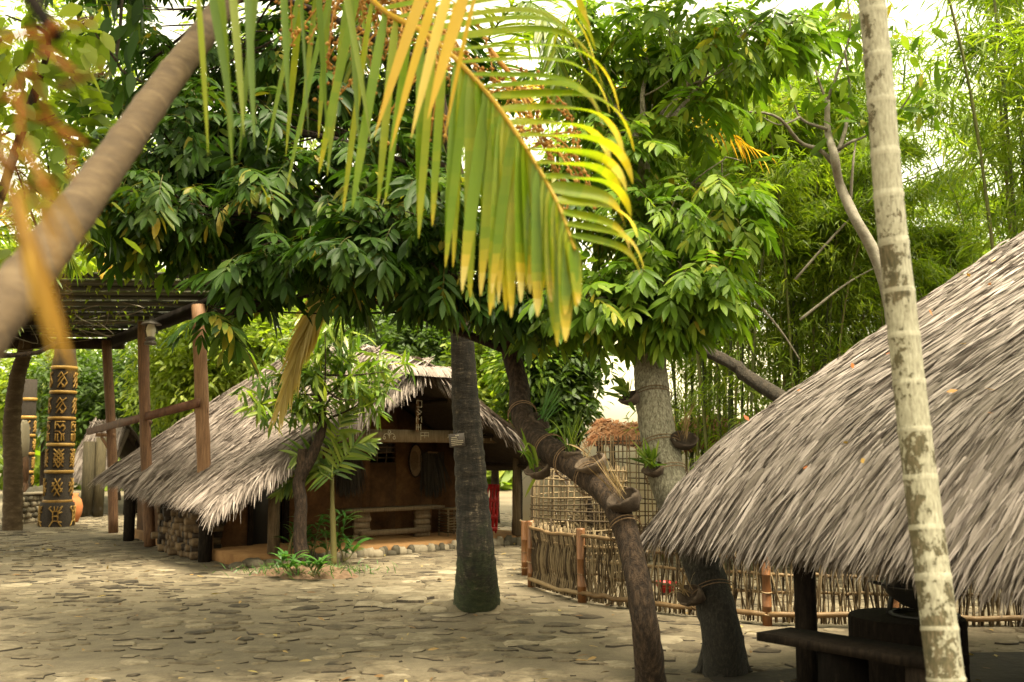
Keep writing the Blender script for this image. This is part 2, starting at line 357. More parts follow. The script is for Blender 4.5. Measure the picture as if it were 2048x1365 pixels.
# ================================================================ THE SETTING
mb = MB(); N = 90
gx = np.sign(np.linspace(-1, 1, N))*np.abs(np.linspace(-1, 1, N))**3*300
X, Y = np.meshgrid(gx, gx+8)
Z = .012*np.sin(X*1.7)*np.cos(Y*1.3)*(np.abs(X) < 14); Z = Z-.006
idx = np.arange(N*N).reshape(N, N)
mb.add(np.stack([X, Y, Z], -1), np.stack([idx[:-1, :-1], idx[:-1, 1:], idx[1:, 1:], idx[1:, :-1]], -1))
tag(mb.build('ground', M['ground'], smooth=True), kind='structure')
# flat stones bedded in the mortar
mb = MB()
def paver(x, y, a, b, rot, h, k=11, r=None):
    th = np.sort(np.arange(k)/k*2*math.pi+.22*rng.randn(k)); rr = 1+.27*rng.randn(k)
    rr = (rr+np.roll(rr, 1)*.5)/1.5
    cx, sx = np.cos(th)*a*rr, np.sin(th)*b*rr; c_, s_ = math.cos(rot), math.sin(rot)
    px_, py_ = cx*c_-sx*s_, cx*s_+sx*c_; tz = .014*math.sin(x*1.7)*math.cos(y*1.3)
    tl = .002*rng.randn(2)/max(a, b); ring = lambda f, z: np.stack([x+px_*f, y+py_*f, z+tz+(tl[0]*px_+tl[1]*py_)*f*(f < 1)], 1)
    v = np.vstack([ring(1.05, -.016), ring(.97, h*.6), ring(.84, h), [[x, y, h+tz+.002]]]); q = []
    for i in range(2):
        for j in range(k): q.append((i*k+j, i*k+(j+1) % k, (i+1)*k+(j+1) % k, (i+1)*k+j))
    for j in range(k): q.append((2*k+j, 2*k+(j+1) % k, 3*k, 3*k))
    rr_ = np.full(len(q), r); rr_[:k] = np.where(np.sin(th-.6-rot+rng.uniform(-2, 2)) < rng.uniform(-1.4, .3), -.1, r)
    mb.add(v, q, rr_)
cell = .265
for iy in range(int((27-4.5)/cell)):
    for ix in range(int((6.5+13)/cell)):
        y = 4.5+(iy+.5+.36*rng.uniform(-1, 1))*cell; x = -13+(ix+.5*(iy % 2)+.36*rng.uniform(-1, 1))*cell
        if abs(x) > y*.62+.6 or rng.rand() < .10: continue
        big = x > -.6+.35*math.sin(y*3) and y < 12 or rng.rand() < .04
        a = rng.uniform(.10, .20) if big else rng.choice([.05, .08, .11, .14, .17, .2])*rng.uniform(.85, 1.15); b = a*rng.uniform(.5, .9)
        if big and rng.rand() < .22: continue
        paver(x, y, a, b, rng.uniform(-.5, .5), rng.uniform(.002, .008), r=np.clip(.5+.19*rng.randn(), 0, 1))
for i in range(26):                      # broken slabs lifted at the foot of the palm
    px, py = rng.uniform(740, 900), rng.uniform(1175, 1235); g = G(px, py)
    paver(g[0], g[1], rng.uniform(.14, .26), rng.uniform(.1, .2), rng.uniform(-.5, .5), rng.uniform(.02, .035), 8, rng.uniform(.5, 1))
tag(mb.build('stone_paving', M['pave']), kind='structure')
mb = MB(); k = 420; y_ = 5+13*rng.rand(k)**1.5; o = np.stack([rng.uniform(-.62, .5, k)*y_, y_, .022+.012*rng.rand(k)], 1)
blades(mb, o, rdir(k)*A(1, 1, .12), A(0, 0, 1)+.35*rng.randn(k, 3), .05+.07*rng.rand(k), .016+.02*rng.rand(k), (.2, 1, .8, .1), .15, .2)
tag(mb.build('ground_litter', leafm('dead leaf', [(.06, .03, .012), (.14, .075, .025), (.24, .15, .05), (.28, .24, .07)], .1, .7)), 'small dead leaves scattered over the stone paving', 'leaf litter', kind='stuff')

def boulder(mb, c_, a, b, h, r=None, n=10, seed=None):
    pr = [(.001, 0), (.75, .02), (1, .35), (.9, .75), (.5, .97), (.001, 1.)]
    th = np.arange(n)*2*math.pi/n; rr = 1+.13*rng.randn(n); ro_ = rng.uniform(0, 3.1); v = []
    for f, z in pr:
        x, y = a*f*rr*np.cos(th), b*f*rr*np.sin(th)
        v.append(np.stack([x*math.cos(ro_)-y*math.sin(ro_), x*math.sin(ro_)+y*math.cos(ro_), np.full(n, z*h)+.04*h*rng.randn(n)*(0 < z < 1)], 1))
    v = np.vstack(v)+np.asarray(c_)
    return mb.add(v, [(i*n+j, i*n+(j+1) % n, (i+1)*n+(j+1) % n, (i+1)*n+j) for i in range(5) for j in range(n)], r)
# ================================================================ MUD HUT IN THE MIDDLE
PC = G(480, 1135)[:2]; HU = A(.738, .675); HV = A(-.57, .82)
def H(a, b, z): return A(*(PC+a*HU+b*HV), z)
U3, V3 = A(*HU, 0), A(*HV, 0)
def hbox(mb, a0, a1, b0, b1, z0, z1, r=None):
    return hexa(mb, [H(a0, b0, z0), H(a1, b0, z0), H(a1, b1, z0), H(a0, b1, z0)], [H(a0, b0, z1), H(a1, b0, z1), H(a1, b1, z1), H(a0, b1, z1)], r)
def thatch(top, under, E0, E1, R1, R0, n, L, w, prof=(.7, 1, .8, .15), curl=0., fringe=(0, 0), thick=.12, eave_n=0, jit=.14, lift=.05, eave_droop=.9, seed=1, fold=0, eave_w=1.):
    rg = np.random.RandomState(seed); E0, E1, R1, R0 = (np.asarray(z, float) for z in (E0, E1, R1, R0))
    def Sf(s, t):
        s = np.asarray(s)[..., None]; t = np.asarray(t)[..., None]
        p = (E0*(1-s)+E1*s)*(1-t)+(R0*(1-s)+R1*s)*t
        wv = .025*np.sin(7*s+3*t)+.02*np.sin(17*s-5*t)
        p = p+A(0, 0, 1)*(wv-curl*np.clip(1-t/.22, 0, None)**2); return p
    nn = nrm(np.cross(E1-E0, R0-E0)); nn = nn*np.sign(nn[2])
    g = np.linspace(0, 1, 15); s, t = np.meshgrid(g, g); t1 = t*.97+.02; pt = Sf(s, t1)-nn*.03; pb = Sf(s, t1)-nn*(.03+thick)
    i = np.arange(225).reshape(15, 15); q = np.stack([i[:-1, :-1], i[:-1, 1:], i[1:, 1:], i[1:, :-1]], -1).reshape(-1, 4)
    ed = np.concatenate([i[0], i[1:, -1], i[-1, -2::-1], i[-2:0:-1, 0]]); e2 = np.roll(ed, -1)
    under.add(np.vstack([pt.reshape(-1, 3), pb.reshape(-1, 3)]), np.vstack([q, q[:, ::-1]+225, np.stack([ed, ed+225, e2+225, e2], 1)]))
    def lay(s, t, nlift, dr, LL, dj, wf=1.):
        N_ = len(s); o = Sf(s, t); dn = nrm(Sf(s, np.maximum(t-.02, -.05))-Sf(s, t+.02)); al = nrm(E1-E0)
        d = nrm(dn+al*(jit*rg.randn(N_))[:, None]+nn*(nlift*rg.rand(N_)-.02)[:, None]+dj)
        blades(top, o+nn*(.01+.05*rg.rand(N_))[:, None]-d*LL[:, None]*.5, d, nrm(nn+.4*rg.randn(N_, 3)), LL, wf*w*(.5+.9*rg.rand(N_)), prof, dr, fold, r=np.clip(.52+.26*rg.randn(N_), 0, 1))
    s = rg.rand(n); t = rg.rand(n); LL = L*(.6+.7*rg.rand(n))*np.where(t > .25, .78, 1)
    lay(s, t, lift, np.where(t < .12, .35, .05)*rg.rand(n), LL, 0)
    if eave_n:
        s = rg.uniform(-.01, 1.01, eave_n); t = rg.uniform(0, .10, eave_n); LL = L*(.65+.65*rg.rand(eave_n))
        lay(s, t, .10, eave_droop*(.35+.9*rg.rand(eave_n)), LL, 0, eave_w)
    for side, m in enumerate(fringe):
        if not m: continue
        s = np.full(m, float(side))+rg.randn(m)*.012; t = rg.uniform(-.02, 1.0, m); LL = L*(.6+.8*rg.rand(m))
        out = nrm(E1-E0)*(1 if side else -1)
        lay(s, t, .08, .3+.9*rg.rand(m), LL, out*(.25+.5*rg.rand(m, 1)))
hut = thing('mud_hut', 'low mud walled hut with a weathered thatched roof and a raised earth porch', 'hut', H(2.6, 2, 0))
mb = MB(); hbox(mb, 0, 5.75, 0, 6.2, -.05, .15); mb.build('platform', M['mudfloor'], hut)
mb = MB()
for j in range(46):
    a = 1.15+j*.1; boulder(mb, H(a, -.05+.02*rng.randn(), -.04), .09, .07, .16+.02*rng.randn(), rng.rand(), 8)
mb.build('kerb', M['stone'], hut, True)
mb = MB()
def roofz(a): return .98+(a+.5)*.60 if a < 2.8 else 2.96-(a-2.8)*.56
def hpanel(mb, cells, b0, b1):
    for a0, a1, z0, z1 in cells:
        za, zb = min(z1, roofz(a0)-.12), min(z1, roofz(a1)-.12)
        if za <= z0+.01 and zb <= z0+.01: continue
        za, zb = max(za, z0+.005), max(zb, z0+.005)
        hexa(mb, [H(a0, b0, z0), H(a1, b0, z0), H(a1, b1, z0), H(a0, b1, z0)], [H(a0, b0, za), H(a1, b0, zb), H(a1, b1, zb), H(a0, b1, za)])
WB = 1.45
cells = [(.12, .72, .15, 9), (.72, 1.32, 1.62, 9), (1.32, 2.8, .15, 1.42), (2.8, 5.1, .15, 1.42)]
WA0, WA1, WZ0, WZ1 = 2.95, 3.50, 1.42, 1.76
cells = [(.12, .72, .15, 9), (.72, 1.32, 1.62, 9), (1.32, WA0, .15, 9), (WA0, WA1, .15, WZ0), (WA0, WA1, WZ1, 9), (WA1, 4.3, .15, 9), (4.3, 5.1, .15, 9)]
cells[2] = (1.32, 2.8, .15, 9); cells.insert(3, (2.8, WA0, .15, 9))
hpanel(mb, cells, WB, WB+.16); mb.build('front_wall', M['mud'], hut)
mb = MB()
hexa(mb, [H(.12, WB+.16, .15), H(.28, WB+.16, .15), H(.28, 6, .15), H(.12, 6, .15)], [H(.12, WB+.16, 1.2), H(.28, WB+.16, 1.3), H(.28, 6, 1.3), H(.12, 6, 1.2)])
hexa(mb, [H(4.94, WB+.16, .15), H(5.1, WB+.16, .15), H(5.1, 6, .15), H(4.94, 6, .15)], [H(4.94, WB+.16, 1.6), H(5.1, WB+.16, 1.5), H(5.1, 6, 1.5), H(4.94, 6, 1.6)])
hbox(mb, .28, 4.94, 5.84, 6, .15, 1.3); mb.build('side_wall', M['mud'], hut)
mb = MB()                                  # window: rounded reveal and bars
for z in (1.50, 1.59, 1.68): tube(mb, [H(WA0-.01, WB+.05, z), H(WA1+.01, WB+.05, z+.01)], .012, 6)
for a in (3.13, 3.32): tube(mb, [H(a, WB+.07, WZ0-.01), H(a+.02, WB+.07, WZ1+.01)], .012, 6)
wn = mb.build('window_bars', M['post'], hut)
mb = MB(); hbox(mb, .76, 1.28, WB+.10, WB+.14, .15, 1.6); d_ = mb.build('door', M['iron'], hut)
mb = MB()
for a0, a1, z0, z1 in ((.66, .75, .15, 1.68), (1.29, 1.38, .15, 1.68), (.66, 1.38, 1.60, 1.69)): hbox(mb, a0, a1, WB-.03, WB+.02, z0, z1)
mb.build('door_frame', M['darkwood'], hut)
# decorated beam on the porch posts, small carved board hanging above it
mb = MB(); b0, b1 = H(1.0, -.02, 1.86), H(5.5, .02, 1.86)
beam(mb, b0, b1, .16, .2); mb.build('porch_beam', M['post'], hut)
mb = MB(); fn = -nrm(V3); fo = H(0, -.102, 1.86)
def mark(pts, a0, z0, s=.08, r_=.007):
    mb = MB()
    for ln in pts: tube(mb, [H(a0+x*s, -.115, z0+y*s) for x, y in ln], r_, 5)
    mb.build('painted_mark', M['pale'], hut)
def arc(cx, cy, r0, a0, a1, k=8): return [(cx+r0*math.cos(R(a)), cy+r0*math.sin(R(a))) for a in np.linspace(a0, a1, k)]
tbl = [[(-1, -.8), (-1, .8)], [(-1, .8), (1, .8)], [(1, .8), (1, -.8)], [(-.4, .8), (-.4, 0)]]
man = [arc(0, .75, .3, 0, 360, 9), [(0, .45), (0, -.5)], arc(-.7, -.3, .7, 20, 160), arc(.7, -.3, .7, 20, 160), arc(-1.2, -.4, .3, 0, 360), arc(1.2, -.4, .3, 0, 360)]
frm = [[(-1, -.8), (-1, .7), (1, .7), (1, -.2)], [(-1, .1), (1, .1)], [(0, .7), (0, -.4)]]
frog = [arc(0, 0, .5, 0, 180), [(-1, -.3), (-.3, .2)], [(1, -.3), (.3, .2)]]
bars_ = [[(-.3, -.8), (-.3, .8)], [(.3, -.8), (.3, .8)]]
for g, a in ((tbl, 1.75), (bars_, 2.05), (man, 2.45), (frm, 3.15), (frog, 3.7), (bars_, 4.15), (tbl, 4.5), (man, 5.0)): mark(g, a, 1.86)
mb = MB(); c0 = H(2.93, -.22, 2.17); tube(mb, [c0+A(0, 0, -.24), c0+A(0, 0, .28)], .055, 7, flat=.5); cb = mb.build('hanging_board', M['redpost'], hut)
mb = MB()
def mark2(pts, z0, s=.05):
    mb = MB()
    for ln in pts: tube(mb, [c0+U3*x*s+fn*.06+A(0, 0, z0+y*s) for x, y in ln], .006, 5)
    mb.build('painted_mark', M['pale'], cb)
mark2([[(-1, -1), (1, -1), (1, 1), (-1, 1), (-1, 0)]], .2); mark2([[(-.6, 1), (1, 0), (-.6, -1)], [(-1, .3), (.5, -.8)]], .07)
mark2([[(-1, -1), (-1, 1), (0, 0), (1, 1), (1, -1)]], -.05); mark2([[(-1, 1), (-1, -1)], [(-.2, 1), (-.2, -1)], [(.7, 1), (.7, -1)], [(-1, 0), (.7, 0)]], -.17)
for a, b, z1, r_ in ((.52, .02, 1.55, .085), (4.05, .03, 1.76, .07), (5.3, .04, 1.76, .075)):
    mb = MB(); tube(mb, [H(a, b, .14), H(a, b, .8), H(a, b, z1)], [r_*1.05, r_, r_*.95], 10, wob=.04); mb.build('post', M['post'], hut, True)
for a, b in ((-.15, 1.1), (-.2, 3.0), (-.2, 5.3)):
    mb = MB(); tube(mb, [H(a, b, -.02), H(a, b, .6), H(a, b, 1.15)], .10, 9, wob=.05); mb.build('eave_post', M['darkwood'], hut, True)
# roof
AF, BF = H(-.55, -.45, .93), H(2.8, -.70, 2.93); CB = H(2.7, 3.6, 3.72); DB = H(-.6, 3.7, 1.06); EF = H(5.8, -.55, 1.32); FB = H(5.8, 6.2, 1.4)
AL2, DL2 = H(-.5, 3.55, 1.02), H(-.55, 6.3, 1.12)
mt, mu = MB(), MB()
thatch(mt, mu, AF, DB, CB, BF, 22000, .40, .022, eave_n=2600, fringe=(2600, 0), seed=3, curl=.06)
thatch(mt, mu, EF, FB, CB, BF, 7000, .40, .022, eave_n=700, fringe=(1500, 0), seed=4)
# the lower lean-to end of the roof on the far left
thatch(mt, mu, AL2, DL2, CB+A(-.25, .3, -.12), CB+A(.1, -.1, -.1), 11000, .38, .022, eave_n=1600, fringe=(0, 500), seed=5)
thatch(mt, mu, DL2, FB, CB+A(.1, 0, -.1), CB+A(-.2, .2, -.12), 3000, .42, .030, eave_n=400, seed=6)
rg_ = np.random.RandomState(2); k = 900; tt = rg_.rand(k)[:, None]; rp = BF*(1-tt)+CB*tt
blades(mt, rp+A(0, 0, .05)+.04*rg_.randn(k, 3), nrm(U3*np.sign(rg_.randn(k))[:, None]*.9-V3*.5*rg_.rand(k, 1)+A(0, 0, -.35)), A(0, 0, 1)+.3*rg_.randn(k, 3), .4, .03, (.7, 1, .8, .15), .4, r=np.clip(.72+.2*rg_.randn(k), 0, 1))
k = 260                                      # tuft hanging from the gable tip
blades(mt, BF+A(0, 0, .02)+nrm(U3)*.25*rg_.randn(k, 1), nrm(-V3*.8+U3*.45*rg_.randn(k, 1)+A(0, 0, -.2)), A(0, 0, 1)+.3*rg_.randn(k, 3), .36, .03, (.7, 1, .8, .15), 1.5, r=np.clip(.7+.2*rg_.randn(k), 0, 1))
for e0_, n_, dn_ in ((AF, 2300, nrm(AF-BF)), (EF, 1700, nrm(EF-BF))):      # shaggy strands hanging over the gable edge
    tt = rg_.rand(n_)[:, None]; o = BF*(1-tt)+e0_*tt+V3*(.12*rg_.rand(n_, 1)-.02)+A(0, 0, 1)*(.05*rg_.rand(n_, 1)-.02)
    blades(mt, o, nrm(-V3*(.3+.4*rg_.rand(n_, 1))+dn_*(.35+.5*rg_.rand(n_, 1))+A(0, 0, -.25)+.1*rg_.randn(n_, 3)), A(0, 0, 1)+.4*rg_.randn(n_, 3), .26+.26*rg_.rand(n_), .024, (.7, 1, .8, .12), .5+1.2*rg_.rand(n_), r=np.clip(.66+.24*rg_.randn(n_), 0, 1))
ro = mt.build('thatched_roof', M['hutthatch'], hut); mu.build('roof_underlay', M['thatchbase'], ro)
mb = MB()
for a in (.4, 1.3, 2.2, 3.4, 4.4, 5.3): tube(mb, [H(a, -.4, roofz(a)-.2), H(a, 3.4, roofz(a)-.12)], .035, 6)
mb.build('rafters', M['darkwood'], ro)
# things hung on and standing along the porch wall
def straw_bundle(a, z, label):
    t = thing('straw_bundle', label, 'straw bundle', H(a, WB-.06, z)); o = H(a, WB-.06, z); k = 260
    m_ = MB(); blades(m_, o+U3*.09*rng.randn(k, 1)+V3*-.05*rng.rand(k, 1), nrm(A(0, 0, -1)+.13*rng.randn(k, 3)-V3*.08), nrm(-V3)+.3*rng.randn(k, 3), .5+.35*rng.rand(k), .025, (.6, 1, .8, .2), .3)
    m_.build('strands', M['straw'], t); m_ = MB(); tube(m_, [o+U3*.1*math.cos(x)-V3*.05*(1+math.sin(x)) for x in np.linspace(0, 6.28, 13)], .018, 5); m_.build('cord', M['rope'], t)
straw_bundle(2.45, 1.66, 'dark straw rain cape hanging left of the barred window'); straw_bundle(4.25, 1.6, 'dark straw bundle hanging beside the coconut palm trunk, right of the woven tray')
mb = MB(); c1 = H(3.88, WB-.035, 1.45); t = thing('woven_tray', 'long oval woven tray hanging on the mud wall', 'tray', c1)
th = np.linspace(0, 2*math.pi, 25)[:-1]
for f0, f1, y0, y1 in ((.02, .6, .0, .0), (.6, 1, .0, -.05)):
    v = np.vstack([[c1+nrm(U3)*.15*f*math.cos(x)+A(0, 0, .29*f*math.sin(x))+nrm(V3)*y for x in th] for f, y in ((f0, y0), (f1, y1))])
    mb.add(v, [(i, (i+1) % 24, 24+(i+1) % 24, 24+i) for i in range(24)])
mb.build('weave', M['wicker'], t); mb = MB(); tube(mb, [c1+nrm(U3)*.15*math.cos(x)+A(0, 0, .29*math.sin(x))-nrm(V3)*.05 for x in np.linspace(0, 2*math.pi, 25)], .014, 6); mb.build('rim', M['darkwood'], t)
bn = thing('log_bench', 'long plank bench on stacked log ends against the mud wall', 'bench', H(3.0, .95, .15))
mb = MB(); hbox(mb, 2.15, 4.15, .75, 1.12, .62, .68); mb.build('seat', M['post'], bn)
mb = MB(); tube(mb, [H(2.45, .85, .27), H(3.85, .85, .27)], .05, 8); mb.build('stretcher', M['post'], bn)
for a in (2.5, 3.75):
    mb = MB()
    for i, z in enumerate((.20, .30, .40, .50, .58)): tube(mb, [H(a-.14+.02*(i % 2), .95, z), H(a+.14+.02*(i % 2), .9, z)], .055, 8, r=.6)
    box_ = mb.build('leg', M['post'], bn)
bs = thing('bamboo_stool', 'slatted bamboo stool stack at the right end of the log bench', 'stool', H(4.3, .8, .15))
mb = MB(); hbox(mb, 4.12, 4.5, .6, .95, .60, .63); mb.build('seat', M['stick'], bs)
for a in (4.14, 4.48):
    for b in (.62, .93):
        mb = MB(); tube(mb, [H(a, b, .15), H(a, b, .6)], .018, 6); mb.build('leg', M['stick'], bs)
mb = MB()
for z in np.linspace(.22, .55, 8): tube(mb, [H(4.12, .61, z), H(4.5, .61, z)], .012, 5); tube(mb, [H(4.12, .61, z), H(4.12, .94, z)], .012, 5)
mb.build('slats', M['stick'], bs)
rc = thing('plastic_chair', 'red plastic chair at the right end of the porch behind the coconut trunk', 'chair', H(5.05, 1.0, .15))
mb = MB(); cz = .15
for a in (4.82, 5.24):
    for b in (.62, 1.0):
        m2 = MB(); tube(m2, [H(a, b, cz), H(a, b, cz+.42)], [.016, .024], 6); m2.build('leg', M['red'], rc)
hbox(mb, 4.80, 5.26, .60, 1.02, cz+.42, cz+.45); mb.build('seat', M['red'], rc)
mb = MB()
for a in np.linspace(4.82, 5.24, 6): hexa(mb, [H(a-.025, .60, cz+.03), H(a+.025, .60, cz+.03), H(a+.025, .63, cz+.03), H(a-.025, .63, cz+.03)], [H(a-.025, .52, cz+.86), H(a+.025, .52, cz+.86), H(a+.025, .55, cz+.86), H(a-.025, .55, cz+.86)])
for z in (.08, .30, .6, .84): hbox(mb, 4.80, 5.26, .60-z*.09, .635-z*.09, cz+z-.04, cz+z+.04)
mb.build('backrest', M['red'], rc)
# round planter with a dark trunk at the right corner of the hut
g = G(1034, 1084); t = thing('round_planter', 'low round stone planter ring at the right corner of the mud hut', 'planter', g)
mb = MB(); lathe(mb, [(.26, 0), (.30, 0), (.31, .12), (.27, .15), (.22, .14), (.21, .02)], g, 22); mb.build('ring', M['mudfloor'], t)
mb = MB(); lathe(mb, [(.215, .08), (.1, .11), (.001, .12)], g, 18); mb.build('earth', M['soil'], t)
t = thing('dark_tree', 'thin dark tree rising from the round planter beside the mud hut', 'tree', g)
mb = MB(); tube(mb, cr([g+A(0, 0, .08), g+A(.02, 0, .9), g+A(.0, 0, 1.5), g+A(.05, 0, 2.3), g+A(.15, .1, 3.3)], 14), np.linspace(.10, .05, 14), 9, wob=.05); mb.build('trunk', M['darkbark'], t, True)
c_, u_ = inell(900, g+A(.3, .3, 3.2), .9, .9, .7); mb = MB(); blades(mb, c_, nrm(u_+A(0, 0, -.4)), A(0, 0, 1)+.5*rng.randn(900, 3), .16, .06, (.2, 1, .1), .3); mb.build('crown', M['bright'], t)
# edging stones of the porch
eds = []
for k_ in range(4):
    mb = MB(); boulder(mb, (0, 0, 0), .16, .11, .13); o = mb.build('edging_stone', M['stone'], smooth=True, loc=(0, 0, 0)); eds.append(o)
    tag(o, 'rounded tan stone set along the front edge of the earth porch', 'stone', 'edging stones along the porch')
i = 0
for a in np.arange(-.05, 1.15, .23):
    o = eds[i] if i < 4 else eds[i % 4].copy()
    if i >= 4: S.collection.objects.link(o)
    o.location = tuple(H(a, -.09+.03*rng.randn(), -.03)); o.rotation_euler = (0, 0, rng.uniform(0, 6)); o.scale = (rng.uniform(.75, 1.25),)*3
    o.scale = tuple(x*q_ for x, q_ in zip(o.scale, (1.15, .9, .95))); i += 1
# firewood under the left eave
protos = []
for k_ in range(4):
    mb = MB(); tube(mb, [A(0, -.22, 0), A(0, .22, 0)], .055+.012*rng.rand(), 6+k_ % 2, wob=.12)
    o = mb.build('firewood_log', M['log'], loc=(0, 0, 0)); protos.append(o)
    tag(o, 'split log in the firewood stack under the left eave of the mud hut', 'log', 'firewood stacked under the eave')
i = 0
for row in range(7):
    for j in range(18):
        b = 1.35+j*.105+.05*(row % 2); z = .06+row*.098
        o = protos[i] if i < 4 else protos[i % 4].copy()
        if i >= 4: S.collection.objects.link(o)
        o.location = tuple(H(-.05+.05*rng.randn(), b, z)); o.rotation_euler = (rng.uniform(-.05, .05), rng.uniform(0, 6), math.atan2(HU[1], HU[0])-math.pi/2+rng.uniform(-.12, .12)); i += 1
# ================================================================ THATCHED SHELTER ON THE RIGHT
E0 = P(1310, 985, 7.2); Ed = P(2062, 985, 4.15)-E0; E1 = E0+Ed*1.55; R0 = P(2130, 435, 8.35); R1 = R0+Ed*1.55
sh = thing('thatched_shelter', 'large open shelter with a grey palm thatch roof hanging low on the right', 'shelter', ((E0+R1)/2*A(1, 1, 0)))
mt, mu = MB(), MB()
thatch(mt, mu, E0, E1, R1, R0, 52000, .44, .018, (.5, 1, .95, .7, .08), .26, (1800, 600), .16, 5200, .11, .06, 1.3, seed=11, fold=.12, eave_w=1.6)
eave = mt
B0 = R0+(R0-E0)*A(1, 1, -1); B1 = R1+(R1-E1)*A(1, 1, -1)
thatch(mt, mu, B0, B1, R1, R0, 2500, .6, .05, seed=12)
rg_ = np.random.RandomState(5); k = 2600; s_ = rg_.rand(k)[:, None]; i_ = nrm((R0-E0)*A(1, 1, 0))     # darker strands hanging under the eave
blades(mt, E0+Ed*1.55*s_+i_*(.06+.24*rg_.rand(k, 1))+A(0, 0, -.30)+A(0, 0, .1)*rg_.rand(k, 1), nrm(A(0, 0, -1)-i_*(.5*rg_.rand(k, 1))+.16*rg_.randn(k, 3)), i_+.4*rg_.randn(k, 3), .09+.13*rg_.rand(k), .020, (.6, 1, .9, .6, .08), .2, .12, r=np.clip(.18+.16*rg_.randn(k), 0, 1))
rf = mt.build('thatched_roof', M['thatch'], sh); mu.build('roof_underlay', M['thatchbase'], rf)
k = 60; s_, t_ = rng.rand(k), rng.rand(k)     # fallen leaves and petals lying on the thatch
pp = (E0*(1-s_[:, None])+E1*s_[:, None])*(1-t_[:, None])+(R0*(1-s_[:, None])+R1*s_[:, None])*t_[:, None]
nrf = nrm(np.cross(Ed, R0-E0)); nrf *= np.sign(nrf[2])
mb = MB(); blades(mb, pp+nrf*.085, rdir(k)*A(1, 1, .3), nrf+.3*rng.randn(k, 3), .06, .03, (.2, 1, .1), .2); tag(mb.build('fallen_leaves', leafm('fallen petals', [(.35, .06, .02), (.42, .16, .04), (.4, .3, .08)], .1, .6)), 'small red and yellow fallen leaves scattered on the grey thatch roof', 'fallen leaves', kind='stuff')
ins = nrm((R0-E0)*A(1, 1, 0)); bw = MB(); w0_, w1_ = E0+Ed*.1+ins*4.2, E0+Ed*1.5+ins*4.2; beam(bw, w0_*A(1, 1, 0)+A(0, 0, 1.2), w1_*A(1, 1, 0)+A(0, 0, 1.2), .08, 2.4); bw.build('back_wall', M['darkwood'], sh); bw = MB(); beam(bw, (E0+Ed*1.5+ins*.5)*A(1, 1, 0)+A(0, 0, .8), w1_*A(1, 1, 0)+A(0, 0, .8), .08, 1.6); bw.build('side_wall', M['darkwood'], sh)
ins = nrm((R0-E0)*A(1, 1, 0)); Edn = nrm(Ed*A(1, 1, 0))
for s_, d_, r_ in ((.33, .45, .07), (1.02, .6, .085), (1.5, .6, .08), (.2, 2.9, .08), (.8, 2.9, .08), (1.4, 2.9, .08)):
    b = E0+Ed*s_+ins*d_; b[2] = 0; zt = E0[2]+.62*d_-.22
    mb = MB(); tube(mb, [b, b+A(0, 0, zt*.5), b+A(0, 0, zt)], r_, 9, wob=.05); mb.build('post', M['darkwood'], sh, True)
mb = MB()
for d_ in (.45, 1.6, 2.9): beam(mb, E0+ins*d_+A(0, 0, .62*d_-.25), E1+ins*d_+A(0, 0, .62*d_-.25), .07, .07)
for s_ in np.linspace(.05, 1.5, 12): tube(mb, [E0+Ed*s_+ins*.1+A(0, 0, -.18), E0+Ed*s_+ins*3.3+A(0, 0, 1.78)], .025, 6)
mb.build('rafters', M['darkwood'], sh)
ef = MB(); fx = [E0+Ed*a+ins*b for a, b in ((.02, .35), (.3, .1), (.7, .0), (1.1, -.05), (1.6, -.1), (1.6, 5), (.8, 5.2), (.1, 4.6), (-.05, 2.5))]; ef.add([A(q_[0], q_[1], .022) for q_ in fx]+[np.mean(fx, 0)*A(1, 1, 0)+A(0, 0, .03)], [(i, (i+1) % 9, 9, 9) for i in range(9)]); tag(ef.build('earth_floor', M['soot']), kind='structure')  # dark sheet added over the paving as painted shade below the roof
# stump, pot, plank bench under the shelter
sc = P(1812, 1225, 6.05); sc[2] = 0
t = thing('wooden_stump', 'wide round tree stump used as a table under the thatch eave', 'stump', sc)
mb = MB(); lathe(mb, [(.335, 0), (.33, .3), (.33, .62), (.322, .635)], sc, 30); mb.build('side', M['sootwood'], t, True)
mb = MB(); lathe(mb, [(.322, .635), (.2, .637), (.001, .637)], sc, 30); mb.build('top', M['darkwood'], t)
wc = sc+A(.10, -.02, .637)
t = thing('cooking_pot', 'black iron wok with a domed lid on a low stand upon the stump', 'pot', wc)
mb = MB(); lathe(mb, [(.02, .03), (.12, .06), (.2, .12), (.235, .18), (.245, .185), (.235, .172), (.19, .115)], wc, 24); mb.build('wok', M['iron'], t, True)
mb = MB(); lathe(mb, [(.24, .187), (.2, .24), (.12, .285), (.03, .30), (.03, .33), (.001, .335)], wc, 24); mb.build('lid', M['iron'], t, True)
mb = MB()
for a in (2.6, 4.7, .5): tube(mb, [wc+A(.2*math.cos(a), .2*math.sin(a), 0), wc+A(.17*math.cos(a), .17*math.sin(a), .15)], .016, 6)
tube(mb, [wc+A(.19*math.cos(x), .19*math.sin(x), .012) for x in np.linspace(0, 6.28, 19)], .01, 5); mb.build('stand', M['iron'], t)
mb = MB(); tube(mb, [wc+A(-.24, 0, .185), wc+A(-.30, 0, .195), wc+A(-.30, .06, .195), wc+A(-.235, .06, .185)], .009, 6); mb.build('handle', M['iron'], t)
b0 = P(1548, 1268, 5.62); b1 = P(1905, 1326, 4.75)
t = thing('plank_bench', 'dark plank bench resting on log legs in front of the stump', 'bench', (b0+b1)/2*A(1, 1, 0))
dd = nrm(b1-b0); sd_ = nrm(np.cross(A(0, 0, 1), dd)); mb = MB(); m1 = (b0+b1)/2
beam(mb, b0, b1, .28, .045); mb.build('seat', M['sootwood'], t)
